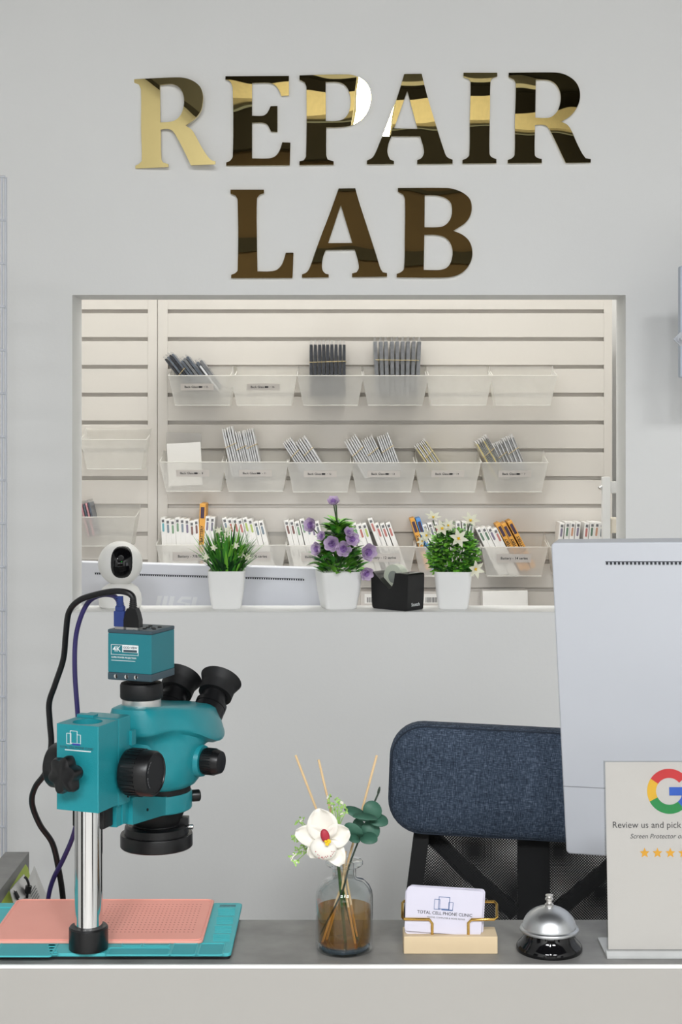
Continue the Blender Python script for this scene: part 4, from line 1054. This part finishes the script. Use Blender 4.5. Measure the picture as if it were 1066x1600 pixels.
# arm and ring holder
b = mbm()
b.prism([(.050, .141), (.128, .134), (.165, .1325), (.165, .1535), (.131, .1555), (.058, .1725), (.050, .1725)], (-.022, 0, 0), (0, 1, 0), (0, 0, 1), (1, 0, 0), .052)
b.lathe([(.0435, .1325), (.0445, .134), (.0445, .152), (.0435, .1545), (.038, .1545), (.038, .1325)], (0, .165, 0), n=60); hold = b.build('head_holder', m_teal, MT, sharp=30)
b = mbm(); b.lathe([(.0018, 0), (.0018, .001)], (.030, .0855, .1505), (1, 0, 0), n=12); b.build('screw_hole', m_blackm, hold)
b = mbm(); b.lathe([(.003, -.004), (.003, .007), (.0068, .007), (.0075, .009), (.0075, .017), (.006, .0185), (.001, .0185)], (.030, .186, .1445), (.75, .6, 0), n=24); b.build('lock_knob', m_black, hold)
b = mbm(); b.lathe([(.040, .1525), (.0425, .153), (.0425, .1625), (.04, .163)], (0, .165, 0), n=48); b.build('dark_collar', m_blackm, MT)
# head body (lofted)
LV = [(.1605, 0, .165, .041, .041, 0, 1.0), (.1635, 0, .167, .050, .047, 0, .95), (.1695, 0, .168, .0545, .0505, 0, .88), (.190, 0, .169, .0565, .0525, 0, .84), (.2105, .04, .171, .0585, .0530, 0, .84),
      (.2200, .10, .176, .072, .0530, .002, .84), (.2275, .15, .182, .090, .0535, .003, .82), (.2315, .165, .184, .0985, .0600, .003, .80), (.2335, .17, .184, .1000, .0600, .003, .78), (.2365, .17, .184, .1000, .0597, .003, .78),
      (.2500, .16, .183, .0975, .0550, .003, .76), (.2620, .13, .181, .0935, .049, .002, .76), (.2645, .12, .179, .086, .0445, .001, .76), (.2660, .12, .178, .081, .0405, 0, .76), (.2665, .12, .170, .045, .02, 0, 1)]
b = mbm(); vs = []; fs = []; n = 48
for (w0, k, vc, a_, h0, h1, p) in LV:
    for i in range(n):
        tt = 2*PI*i/n; ct, stn = math.cos(tt), math.sin(tt)
        v_ = vc+a_*math.copysign(abs(ct)**p, ct); u_ = math.copysign(abs(stn)**p, stn)*(h0+h1*ct)
        # waist beside the camera port
        if w0 > .215:
            g_ = math.exp(-((v_-.120)/.028)**2); u_ *= 1-.20*g_
            g2 = math.exp(-((v_-.205)/.05)**2); u_ *= 1+.06*g2
        vs.append((u_, v_, w0-k*(v_-.13)+ (.006*math.sin((v_-.10)*42) if .222 < w0 < .24 else 0)))
for i in range(len(LV)-1):
    for j in range(n):
        j2 = (j+1) % n; fs.append([i*n+j, i*n+j2, (i+1)*n+j2, (i+1)*n+j])
fs.append(list(range(n))[::-1]); fs.append([(len(LV)-1)*n+j for j in range(n)])
b.add(vs, fs); b.lathe([(.0255, .20), (.0255, .2625), (.0245, .264)], (0, .126, 0), n=40)
head = b.build('head', m_teal, MT, sharp=50)
# zoom knob on its boss, both sides
for s_ in (-1, 1):
    b = mbm(); b.lathe([(.023, -.006), (.0205, .008), (.019, .014)], (s_*.044, .181, .192), (s_, 0, 0), n=36); b.build('knob_boss', m_teal, head)
    b = mbm(); b.lathe([(.015, 0), (.0162, .001), (.0162, .016), (.0135, .0235), (.001, .0245)], (s_*.0585, .181, .192), (s_, 0, 0), n=40); kn = b.build('zoom_knob', m_black, MT)
    b = mbm()
    for i in range(28):
        a_ = 2*PI*i/28; b.box((s_*(.0585+.009), .181+.0163*math.cos(a_), .192+.0163*math.sin(a_)), (.012, .001, .0016), R=Matrix.Rotation(a_, 3, 'X'))
    b.build('grip', m_black, kn)
# eyepieces
for s_ in (-1, 1):
    o0 = Vector((s_*.029, .236, .224)); ax = Vector((0, .74, .70)).normalized()
    t_ = mbm(); t_.lathe([(.0195, 0), (.0203, .018), (.0203, .029), (.0193, .0295)], o0, ax, n=40); ey = t_.build('eyepiece', m_black, MT)
    t_ = mbm(); t_.lathe([(.0207, .0295), (.0207, .036), (.0165, .0365), (.0165, .051), (.019, .0515), (.019, .055)], o0, ax, n=40); t_.build('diopter_ring', m_black, ey)
    t_ = mbm(); t_.lathe([(.0195, .049), (.0225, .0495), (.0228, .062), (.0235, .065), (.0275, .0745), (.028, .0755), (.0268, .0753), (.0205, .066), (.015, .064), (.001, .064)], o0, ax, n=48); t_.build('eyecup', m_blackm, ey)
# photo port adapter
b = mbm(); b.lathe([(.0235, .2635), (.024, .264), (.024, .2755), (.0235, .276)], (0, .126, 0), n=48); b.build('port_ring', m_steel, MT)
b = mbm(); b.lathe([(.0235, .276), (.0255, .2765), (.0262, .278), (.0262, .2925), (.025, .295), (.0165, .2955), (.0165, .3025)], (0, .126, 0), n=48); b.build('lens_adapter', m_blackm, MT)
# camera cube
Ct = Matrix.Translation((0, .126, 0))
b = MB(TM @ Ct); b.span((-.030, -.030, .3105), (.030, .030, .3585), bev=.0012); cube = b.build('camera_body', m_teal_cam, MT)
b = MB(TM @ Ct); b.span((-.0302, -.0302, .3015), (.0302, .0302, .3107), bev=.0012); b.build('end_plate', m_slate, MT)
b = MB(TM @ Ct); b.span((-.0302, -.0302, .3583), (.0302, .0302, .3630), bev=.0012); b.build('end_plate', m_slate, MT)
b = MB(TM @ Ct)
for x in (-.0185, -.004, .009): b.lathe([(.0026, 0), (.0026, .0006), (.0012, .0008)], (x, -.0302, .3062), (0, -1, 0), n=16)
b.build('screws', m_chrome, MT)
b = MB(TM @ Ct)
for x, y in ((.012, -.014), (.018, -.004), (.022, .006), (.010, -.002), (.024, -.012), (.006, .012)): b.lathe([(.0026, 0), (.0026, .0012), (.001, .0016)], (x, y, .363), n=14)
b.build('buttons', m_black, MT)
b = MB(TM @ Ct); b.lathe([(.0048, 0), (.0048, .0008), (.004, .001)], (.004, -.022, .363), n=20); b.build('power_button', m_chrome, MT)
Mx = TM @ Ct @ Matrix.Translation((-.0065, -.0303, .338)) @ FACE
b = MB(Mx); 
for (cx, cz, a_, c_) in ((0, .0065, .037, .0006), (0, -.0075+.0022, .037, .0005), (-.0185, .0004, .0006, .0125), (.0185, .0004, .0006, .0125), (-.002, -.0125, .033, .0006)): b.box((cx, cz, 0), (a_, c_, .0002))
b.box((.0075, .0020, 0), (.0215, .0085, .0002)); b.build('print_frame', m_white, cube)
text('print_size', '4K', Mx @ Matrix.Translation((-.0108, .0012, .0003)), m_white, cube, width=.0112, bold=.012)
text('print_title', 'GOD VIEW', Mx @ Matrix.Translation((.0077, .0035, .0003)), m_slate, cube, width=.019, bold=.02)
b = MB(Mx); b.box((.0077, -.0004, .0003), (.0185, .0028, .0002)); b.build('print_bar', m_slate, cube)
text('print_line', 'SUPER POWER PROJECTION', Mx @ Matrix.Translation((-.001, -.0088, .0003)), m_white, cube, width=.034, bold=.02)
# objective and ring light
b = mbm(); b.lathe([(.036, .1325), (.035, .128), (.0285, .113), (.030, .110), (.030, .100)], (0, .165, 0), n=48); b.build('objective', m_blackm, MT)
b = mbm(); b.lathe([(.0275, .112), (.036, .1125), (.0395, .110), (.0405, .1015), (.0445, .1010), (.0452, .099), (.0452, .0855), (.0442, .0845), (.022, .0845), (.022, .10)], (0, .165, 0), n=60); rl = b.build('ring_light', m_black, MT)
b = mbm(); b.box((.030, .165+.012, .116), (.016, .014, .010), R=Matrix.Rotation(R_(20), 3, 'Z'), bev=.001); b.build('lamp_switch', m_black, rl)
b = mbm(); b.lathe([(.0016, 0), (.0016, .008), (.0032, .008), (.0032, .014), (.002, .0145)], (.030, .176, .1085), (.95, .35, 0), n=16); b.build('thumb_screw', m_chrome, rl)
b = mbm(); b.lathe([(.0435, .0838), (.0435, .0846)], (0, .165, 0), n=60); b.build('light_diffuser', mat('white_diffuser', (225, 226, 226), .5), rl)

# cables
def cable(name, label, pts, r, m, plug):
    W = [P(*p) for p in pts]; root = thing(name, label, 'cable', W[-1])
    o = W[-1]; c = MB(); c.tube([p-o for p in catmull(W, 8)], r, n=10); c.build('cord', m, root); plug(root, o); return root
zt_ = ZM-.008+.363
def plug_black(root, o):
    c = P(208, 975, 1.866); c.z = zt_; A = Matrix.Translation(c-o) @ Matrix.Rotation(R_(-21), 4, 'Z')
    b = MB(A); b.prism([(-.0105, .003), (.0105, .003), (.0105, .012), (.008, .021), (.0055, .026), (-.0055, .026), (-.008, .021), (-.0105, .012)], (0, -.005, 0), (1, 0, 0), (0, 0, 1), (0, 1, 0), .010); b.build('plug', m_black, root)
    b = MB(A); 
    for k in range(5): b.lathe([(.0052-.0003*k, 0), (.0052-.0003*k, .0016)], (0, 0, .026+.0024*k), n=14)
    b.lathe([(.004, .0), (.0036, .012)], (0, 0, .026), n=14); b.build('strain_relief', m_black, root)
    b = MB(A); b.span((-.008, -.003, 0), (.008, .003, .0035)); b.build('connector', m_steel, root)
def plug_blue(root, o):
    c = P(188, 975, 1.872); c.z = zt_; A = Matrix.Translation(c-o) @ Matrix.Rotation(R_(-21), 4, 'Z')
    b = MB(A); b.span((-.0072, -.004, .003), (.0072, .004, .022), bev=.001); b.span((-.0055, -.0035, .022), (.0055, .0035, .028), bev=.001); b.build('plug', m_plugb, root)
    b = MB(A)
    for k in range(5): b.lathe([(.0050-.0003*k, 0), (.0050-.0003*k, .0016)], (-.0004*k*k*.5, 0, .028+.0024*k), n=14)
    b.lathe([(.004, .0), (.0036, .012)], (0, 0, .028), n=14); b.build('strain_relief', m_plugb, root)
    b = MB(A); b.span((-.006, -.0025, 0), (.006, .0025, .0035)); b.build('connector', m_steel, root)
cable('power_cable', 'thick black cable looping from the camera cube down behind the microscope', [(209, 946, 1.866), (207, 932, 1.867), (196, 925, 1.87), (176, 924, 1.88), (150, 929, 1.89), (124, 938, 1.90), (108, 956, 1.91), (103, 990, 1.92), (99, 1030, 1.93), (86, 1070, 1.93), (77, 1098, 1.93), (78, 1130, 1.93), (80, 1165, 1.93), (72, 1205, 1.94), (55, 1230, 1.95), (50, 1255, 1.96), (62, 1288, 1.97), (82, 1318, 1.98), (92, 1360, 1.985), (98, 1400, 1.99), (100, 1440, 1.99)], .0038, m_black, plug_black)
cable('video_cable', 'dark violet cable running from the camera cube behind the clamp block', [(187, 948, 1.872), (184, 937, 1.874), (175, 930, 1.89), (157, 930, 1.905), (139, 940, 1.91), (126, 965, 1.915), (118, 1000, 1.92), (117, 1050, 1.92), (121, 1110, 1.92), (126, 1180, 1.93), (128, 1240, 1.94), (116, 1300, 1.96), (100, 1340, 1.97), (84, 1372, 1.985), (76, 1400, 1.995), (72, 1440, 2.0)], .0031, m_cableb, plug_blue)

# ------------------------------------------------------------------ DIFFUSER BOTTLE
def bottle():
    Y = 1.79; k = Y/F; x = P(538, 0, Y).x
    t = thing('reed_diffuser', 'clear glass reed diffuser bottle with amber oil on the counter', 'diffuser', (x, Y, ZC))
    r = .0333
    outer = [(.001, .0), (r*.90, .0), (r*.98, .0025), (r, .006), (r, .062), (r*.97, .069), (r*.88, .075), (r*.70, .0805), (.0150, .083), (.0138, .086), (.0138, .0965), (.0155, .098), (.0205, .0985), (.0218, .100), (.0218, .1025), (.0205, .104), (.0118, .104)]
    inner = [(.0112, .098), (.0112, .086), (.0135, .081), (r*.66, .078), (r*.84, .0725), (r*.925, .067), (r*.945, .061), (r*.945, .012), (r*.85, .0085), (.001, .008)]
    MB().lathe(outer+inner, n=64).build('glass', m_glass, t, sharp=60)
    MB().lathe([(.001, .0025), (r*.84, .003), (r*.9, .006), (r*.84, .0078), (.001, .0078)], n=48).build('glass_base', m_base, t)
    MB().lathe([(.001, .0088), (r*.84, .009), (r*.935, .0125), (r*.938, .0500), (.001, .0500)], n=64).build('oil', m_liq, t)
    o = Vector((x, Y, ZC))
    def loc(px, py, dY=0): return P(px, py, Y+dY)-o
    def reed(tip, mid, bot):
        b = MB(); a = loc(*tip); m = loc(*mid); c = loc(*bot); b.tube([a, m, c], .0014, n=8); return b.build('reed', m_reed, t)
    reed((462, 1180, .03), (536, 1372, .0), (556, 1478, -.005)); reed((498, 1187, .01), (541, 1370, .004), (560, 1476, .01)); reed((589, 1180, .03), (534, 1384, .004), (502, 1478, .0))
    reed((540, 1330, 0), (536, 1380, -.003), (510, 1470, .01))
    # orchid
    st = MB(); st.tube(catmull([loc(528, 1345, -.02), loc(531, 1372, -.004), loc(535, 1420, 0), loc(541, 1483, .0)], 6), .0019, n=8); st.tube(catmull([loc(533, 1380, .0), loc(548, 1440, .008), loc(562, 1474, .01)], 6), .0018, n=8)
    OR = st.build('orchid_stem', m_stemg, t)
    pet = MB()
    def petal(c, tipv, wid, nrm, cup, mi=0, nseg=8, mseg=6, flare=.9):
        c = loc(*c, -.022); tp = loc(*tipv, -.022); ax = tp-c; L = ax.length; ax.normalize(); nrm = Vector(nrm).normalized(); sd = ax.cross(nrm).normalized(); nr = sd.cross(ax)
        vs = []; fs = []
        for i in range(nseg+1):
            t_ = i/nseg; wv = wid/2*math.sin(PI*(t_*.86+.10))**.62*(1 if i else .5)
            for j in range(-mseg//2, mseg//2+1):
                s_ = j/(mseg/2); q = c+ax*(L*t_)+sd*(wv*s_)+nr*(cup*(s_*s_)*wid*.5+cup*.6*(t_-.35)**2*L+.0006*math.sin(9*t_+5*s_))
                vs.append(q)
        m_ = mseg+1
        for i in range(nseg):
            for j in range(mseg): fs.append([i*m_+j, i*m_+j+1, (i+1)*m_+j+1, (i+1)*m_+j])
        pet.add(vs, fs, mi)
    C = (511, 1310)
    petal(C, (497, 1262), .036, (-.1, -1, .2), .35); petal(C, (462, 1298), .026, (-.3, -1, .1), .4); petal(C, (546, 1296), .028, (.5, -1, .2), .45)
    petal(C, (482, 1336), .022, (-.2, -1, -.3), .3); petal(C, (534, 1350), .024, (.3, -1, -.3), .35)
    pe = pet.build('orchid', m_petal, t, sharp=180); md = pe.modifiers.new('th', 'SOLIDIFY'); md.thickness = .0006
    lp = MB(); c = loc(511, 1318, -.032)
    lp.ell(c+Vector((-.004, -.000, -.006)), (.0155, .007, .0125), R=Matrix.Rotation(R_(18), 3, 'Y'), n=24); lp.build('orchid_lip', m_petal, pe)
    sp = MB(); rr = random.Random(2)
    for k_ in range(26):
        a_ = rr.uniform(PI*1.02, PI*1.98); q = rr.uniform(.6, .92); p = c+Vector((-.004+.0145*q*math.cos(a_), -.0078*math.sqrt(max(0, 1-q*q))-.0005, -.006+.0115*q*math.sin(a_))); sp.ell(p, .0005, n=6)
    sp.build('spots', m_red, pe)
    MB().ell(loc(508, 1306, -.040), (.0052, .003, .0080), R=Matrix.Rotation(R_(-15), 3, 'Y'), n=18).build('orchid_column', m_red, pe)
    y_ = MB()
    for k_ in range(9): y_.ell(loc(512+rr.uniform(-5, 4), 1316+rr.uniform(-4, 4), -.042), .0018, n=8)
    y_.build('orchid_centre', m_yel, pe)
    # eucalyptus sprig
    s2 = MB(); sp_ = [loc(592, 1238, .012), loc(578, 1270, .008), loc(561, 1312, .002), loc(545, 1355, -.002), loc(534, 1395, -.004), loc(500, 1460, .004)]
    s2.tube(catmull(sp_, 6), .0011, n=7); s2.ell(loc(592, 1236, .012), (.0016, .0016, .0056), R=Matrix.Rotation(R_(14), 3, 'Y'), n=10); eu = s2.build('eucalyptus_stem', mat('dark_stem', (40, 56, 44), .5), t)
    lv = MB()
    def rl_(a_, b_, wid, nrm, dy0=0, dy1=0):
        c0 = loc(*a_, dy0); c1 = loc(*b_, dy1); ax = c1-c0; L = ax.length; ax.normalize(); nv = Vector(nrm).normalized(); sd = ax.cross(nv).normalized(); nr = sd.cross(ax); vs = [c0+ax*L/2]; n_ = 20
        for i in range(n_):
            t_ = 2*PI*i/n_; vs.append(c0+ax*(L/2-L/2*math.cos(t_))+sd*(wid/2*math.sin(t_))+nr*(.12*wid*abs(math.sin(t_))))
        lv.add(vs, [[0, 1+i, 1+(i+1) % n_] for i in range(n_)])
    rl_((577, 1281), (538, 1263), .0165, (-.1, -.5, .9), .004, 0); rl_((573, 1277), (590, 1254), .024, (.2, -1, .1), .006, .010); rl_((577, 1282), (607, 1284), .0185, (.1, -.6, .8), .004, .006)
    rl_((590, 1279), (551, 1275), .0125, (0, -.4, 1), -.004, -.008); rl_((564, 1308), (541, 1286), .020, (-.5, -.9, .2), 0, -.008); rl_((566, 1305), (592, 1290), .0225, (.2, -1, .3), .002, .006)
    rl_((563, 1309), (590, 1313), .018, (.1, -.5, .7), -.002, -.008); rl_((566, 1300), (556, 1279), .014, (-.2, -1, .2), .006, .008); rl_((562, 1311), (546, 1312), .0125, (0, -.5, .6), -.004, -.012)
    lo = lv.build('eucalyptus_leaves', m_euc, t, sharp=60); md = lo.modifiers.new('th', 'SOLIDIFY'); md.thickness = .0008
    # filler sprays
    for base, pts in (((527, 1300), [(514, 1246), (521, 1254), (529, 1250), (537, 1258), (527, 1264), (520, 1270), (533, 1272), (541, 1268), (524, 1280), (530, 1285), (517, 1258), (534, 1254)]), ((500, 1318), [(470, 1282), (467, 1284), (458, 1310), (464, 1306), (469, 1310), (460, 1336), (465, 1328), (456, 1341), (463, 1346), (475, 1330), (472, 1322)])):
        b = MB(); fl = MB()
        for px, py in pts:
            e = loc(px, py, -.004); b0 = loc(*base, -.002); mid = (e+b0)/2+Vector((0, 0, .002)); b.tube([b0, mid, e], .0005, n=5)
            for k_ in range(5):
                q = e+Vector((rr.uniform(-.0025, .0025), rr.uniform(-.002, .002), rr.uniform(-.0025, .0025))); b.leaf(q, (rr.uniform(-1, 1), -.4, rr.uniform(-1, 1)), (0, -1, .2), .004, .0024, n=3, curl=.1)
            if rr.random() < .45 or py > 1334:
                for k_ in range(5): fl.ell(e+Vector((rr.uniform(-.002, .002), -.001, rr.uniform(-.0018, .0018))), .0010, n=6)
        sg = b.build('filler_spray', mat('pale_green_spray', (158, 200, 104), .5, var=.15, scale=60), t, sharp=180); fl.build('filler_blossom', m_petal, sg)
    return t
bottle()

# ------------------------------------------------------------------ CARD HOLDER
Yf = 1.7735; cxh = P(704.5, 0, Yf).x
t = thing('card_holder', 'pine business card holder with bent gold wire arms', 'card holder', (cxh, Yf, ZC))
MB().span((-.0543, 0, 0), (.0543, .036, .0205), bev=.0012).build('wood_block', m_wood, t)
def lh(px, py, Y): return P(px, py, Y)-Vector((cxh, Yf, ZC))
for q in ([(675.5, 1466, 1.781), (675.5, 1443, 1.781), (671, 1436.5, 1.781), (631, 1436, 1.781), (629, 1433, 1.784), (629, 1411, 1.802), (632, 1408, 1.806), (640, 1408, 1.808)],
          [(732, 1466, 1.781), (732, 1442, 1.781), (737, 1437, 1.781), (773, 1436.5, 1.781), (776.5, 1433, 1.783), (776.5, 1413, 1.802), (773, 1409, 1.806), (750, 1409, 1.808)]):
    MB().tube([lh(*p) for p in q], .0017, n=10).build('wire_arm', m_goldwire, t)
def card(cx, cy, Y, roll, label, front, lean=6):
    c = P(cx, cy, Y); wd, ht = .0889, .0508
    t = thing('business_card', label, 'business card', c, (R_(-lean), R_(roll), 0), group='business cards in the holder')
    b = MB(); b.prism(rrect(wd, ht, .004, 4), (0, 0, 0), (1, 0, 0), (0, 0, 1), (0, 1, 0), .0012 if front else .003); s = b.build('card', m_card, t)
    if front:
        y = -.0003; lo = MB()
        outline(lo, -.0005, .009, .0125, .0135, .0006, y); outline(lo, -.0085, .0070, .0062, .0112, .0005, y); outline(lo, .0075, .0060, .0050, .0085, .0005, y); lo.box((.0035, y, .0014), (.013, .0003, .0012)); lo.build('logo', mat('logo_blue', (84, 112, 160), .5), s)
        text('lettering', 'TOTAL CELL PHONE CLINIC', Matrix.Translation((.001, y, -.0030)) @ FACE, m_black_print, s, width=.064, bold=.004)
        text('subtitle', 'PHONE, COMPUTER & MORE REPAIR', Matrix.Translation((.003, y, -.0080)) @ FACE, m_grey_print, s, width=.044, bold=0)
    return t
card(697.5, 1421, 1.791, 3.5, 'white business card with rounded corners, rearmost in the holder', False)
card(693, 1425, 1.786, 1.0, 'stack of white business cards in the middle of the holder', False) 
card(694, 1423.5, 1.7835, 4.2, 'front business card printed TOTAL CELL PHONE CLINIC', True)

# ------------------------------------------------------------------ BELL
Yb = 1.789; xb = P(858.5, 0, Yb).x
t = thing('service_bell', 'silver dome service bell on a glossy black base', 'bell', (xb, Yb, ZC))
MB().lathe([(.001, 0), (.0375, 0), (.0385, .0015), (.0383, .005), (.0365, .008), (.0315, .013), (.029, .019), (.0285, .022), (.001, .023)], n=64).build('base', m_blackg, t, sharp=50)
dome = [(.001, .0235), (.030, .0225), (.0338, .0228), (.0345, .0245), (.0338, .0262), (.0315, .0270), (.0312, .0295)]
for i in range(11):
    a_ = R_(8+82*i/10); dome.append((max(.001, .0312*math.cos(a_)), .0265+.0245*math.sin(a_)))
MB().lathe(dome, n=64).build('dome', m_bellsil, t, sharp=60)
MB().lathe([(.0052, .0505), (.0052, .053), (.0035, .0545), (.0030, .057), (.0048, .0585), (.0048, .060), (.003, .0615), (.0045, .0628), (.0045, .064), (.001, .065)], n=24).build('button', m_steel, t)

# ------------------------------------------------------------------ SIGN
Ys = 1.765; x0s = P(951, 0, Ys).x; PW, PH = .148, .2115
t = thing('acrylic_sign', 'clear acrylic sign holder with a review notice and five stars', 'sign', (x0s+PW/2, Ys, ZC))
lean = math.atan2(.022, PH)
MS = Matrix.Translation((0, 0, .0085)) @ Matrix.Rotation(-lean, 4, 'X')
b = MB(MS); b.span((-PW/2, 0, 0), (PW/2, .0006, PH)); pg = b.build('paper', m_paper, t)
b = MB(MS); b.span((-PW/2-.0015, -.0035, -.004), (PW/2+.0015, -.0012, PH+.0015)); b.span((-PW/2-.0015, .0018, -.004), (PW/2+.0015, .0040, PH+.0015)); b.build('acrylic_sleeve', m_acr, t)
b = MB(); b.span((-PW/2-.003, -.008, 0), (PW/2+.003, .06, .0028), bev=.0008); b.prism([(-.008, .0028), (.002, .0028), (.002, .0075), (-.003, .0075)], (-PW/2-.003, 0, 0), (0, 1, 0), (0, 0, 1), (1, 0, 0), PW+.006); b.build('acrylic_foot', mat('acrylic_foot_edge', (196, 197, 196), .12, var=.06, scale=40), t)
def sg(px, py): # paper coordinates from frame
    u = (px-951+ (1487-py)*.0128)*Ys/F; v = (1484-py)/(1484-1192)*PH; return u-PW/2, v
def ring_arc(R0, R1, a0, a1, n=14): return [(R1*math.cos(R_(a0+(a1-a0)*i/n)), R1*math.sin(R_(a0+(a1-a0)*i/n))) for i in range(n+1)]+[(R0*math.cos(R_(a1-(a1-a0)*i/n)), R0*math.sin(R_(a1-(a1-a0)*i/n))) for i in range(n+1)]
gx, gz = sg(1048, 1237.8); Rg = 35*Ys/F; rg = 20.8*Ys/F
def flat(poly, m, name):
    mb = MB(MS @ Matrix.Translation((gx, -.0003, gz)) @ FACE)
    n = len(poly)//2
    mb.add([(x, y, 0) for x, y in poly], [[i, i+1, 2*n-2-i, 2*n-1-i] for i in range(n-1)]); return mb.build(name, m, pg)
flat(ring_arc(rg, Rg, 40, 146), mat('logo_red', (214, 62, 66), .5), 'logo_red'); flat(ring_arc(rg, Rg, 146, 207), mat('logo_yellow', (240, 190, 60), .5), 'logo_yellow'); flat(ring_arc(rg, Rg, 207, 310), mat('logo_green', (46, 150, 84), .5), 'logo_green')
flat(ring_arc(rg, Rg, 310, 368), mat('logo_blue2', (58, 104, 206), .5), 'logo_blue')
b = MB(MS @ Matrix.Translation((gx, -.0005, gz)) @ FACE); b.box((Rg*.49, .0, 0), (Rg*.98, Rg*.37, .0002)); b.build('logo_bar', mat('logo_blue2', (58, 104, 206), .5), pg)
def stext(s, px, py, wpx, m, bold=0, shear=0):
    x, z = sg(px, py); text('lettering', s, MS @ Matrix.Translation((x, -.0003, z)) @ FACE, m, pg, width=wpx*Ys/F, bold=bold, shear=shear, align='LEFT')
stext('Review us and pick', 957.5, 1291, 108, mat('dark_grey_print', (74, 74, 78), .6))
stext('Screen Protector or', 985.5, 1308.5, 85, mat('dark_grey_print', (74, 74, 78), .6), shear=.25)
m_star = mat('star_amber', (240, 178, 62), .5)
for i in range(5):
    x, z = sg(1008.5+20.2*i, 1334.5); b = MB(MS @ Matrix.Translation((x, -.0004, z)) @ FACE)
    pts = [((8.2 if k % 2 == 0 else 3.7)*Ys/F*math.cos(PI/2+PI*k/5), (8.2 if k % 2 == 0 else 3.7)*Ys/F*math.sin(PI/2+PI*k/5)) for k in range(10)]
    b.add([(0, 0, 0)]+[(a_, c_, 0) for a_, c_ in pts], [[0, 1+k, 1+(k+1) % 10] for k in range(10)]); b.build('star', m_star, pg)

# ------------------------------------------------------------------ FRONT MONITOR
TLm = P(861, 848, 2.02); BLm = P(869, 1333, 2.055)
exm = Vector((math.cos(R_(20)), -math.sin(R_(20)), .030))
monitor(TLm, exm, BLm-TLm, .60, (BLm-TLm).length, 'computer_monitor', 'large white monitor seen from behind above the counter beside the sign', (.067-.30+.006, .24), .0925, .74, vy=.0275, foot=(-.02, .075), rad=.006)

# ------------------------------------------------------------------ CHAIR
def chair():
    Yc = 2.40; s = F/Yc; tilt = R_(3)
    cx = P(836, 0, Yc).x
    t = thing('office_chair', 'office chair with dark mesh back and blue denim head cushion', 'chair', (cx, Yc, 0), (0, 0, 0))
    Mt = Matrix.Rotation(R_(-5), 4, 'Z')
    def lc(px, py): p = P(px, py, Yc); return p.x-cx, p.z
    # cushion: rounded outline grown into a soft slab
    w_ = .452; h_ = .172; zc = (lc(0, 1131)[1]+lc(0, 1303)[1])/2-.006
    Rr = Mt @ Matrix.Translation((-.002, 0, zc)) @ Matrix.Rotation(R_(2.0), 4, 'Y')
    b = MB(Rr); q = rrect(w_, h_, .052, 8); n = len(q); vs = []; fs = []
    L = [(.84, .80, -.030), (.93, .90, -.0285), (.975, .96, -.024), (.995, .99, -.017), (1.0, 1.0, -.010), (1, 1, .010), (.985, .97, .020), (.93, .90, .026), (.5, .5, .028)]
    L = [(.45, .4, -.046), (.70, .62, -.040)]+[(.84, .80, -.0345), (.93, .90, -.0300)]+L[2:]
    for sx_, sz_, y in L: vs += [(x*sx_, y, z*sz_) for x, z in q]
    for i in range(len(L)-1):
        for k in range(n):
            k2 = (k+1) % n; fs.append([i*n+k, i*n+k2, (i+1)*n+k2, (i+1)*n+k])
    fs.append(list(range(n))); fs.append([(len(L)-1)*n+k for k in range(n)][::-1])
    b.add(vs, fs); cu = b.build('head_cushion', m_denim, t, sharp=80)
    b = MB(Rr); b.tube([(x*.982, -.0232, z*.966) for x, z in q], .0014, n=8, closed=True); b.build('piping', m_piping, cu)
    # mesh back
    z1 = zc-.06; z0 = .56
    for y, nm in ((0.004, 'mesh_back'), (.085, 'rear_mesh')):
        b = MB(Mt); m_ = 10; vs = []; fs = []
        for i in range(m_+1):
            z = z1+(z0-z1)*i/m_
            for j in range(-6, 7):
                x = j/6*(.172+.060*i/m_); vs.append((x, y+.02*(1-(j/6)**2)*-1+.02, z))
        for i in range(m_):
            for j in range(12): a_ = i*13+j; fs.append([a_, a_+1, a_+14, a_+13])
        b.add(vs, fs); b.build(nm, m_mesh, t)
    for sd in (-1, 1):
        fr = MB(Mt); fr.prism([(sd*.174-.0125, z1), (sd*.174+.0125, z1), (sd*.236+.0125, z0), (sd*.236-.0125, z0)], (0, -.004, 0), (1, 0, 0), (0, 0, 1), (0, 1, 0), .045); fr.build('back_frame', m_blackm, t)
    MB(Mt).span((-.026, .045, .45), (.026, .075, z1+.02), bev=.004).build('spine', m_blackm, t)
    for sd in (-1, 1):
        b = MB(Mt); b.tube([(sd*.03, .05, z1-.16), (sd*.11, .045, z1-.09), (sd*.17, .04, z1-.03)], .013, n=10); b.build('brace', m_blackm, t)
        b = MB(Mt); b.tube([(sd*.03, .05, z1-.20), (sd*.11, .045, z1-.26), (sd*.18, .04, z1-.34)], .016, n=10); b.build('brace', m_blackm, t)
    MB(Mt).box((0, -.22, .47), (.48, .46, .07), bev=.025, seg=4).build('seat', m_denim, t)
    MB(Mt).lathe([(.03, .06), (.03, .2), (.022, .2), (.022, .435)], (0, -.2, 0), n=20).build('gas_lift', m_blackm, t)
    for k in range(5):
        a_ = 2*PI*k/5+.3; b = MB(Mt); e = Vector((.27*math.cos(a_), -.2+.27*math.sin(a_), .075)); b.tube([(0, -.2, .10), e], [.022, .014], n=8); lg = b.build('leg', m_blackm, t)
        b = MB(Mt); b.lathe([(.027, -.012), (.027, .012)], e+Vector((0, 0, -.045)), (math.sin(a_), -math.cos(a_), 0), n=18); b.build('caster', m_blackm, lg)
chair()
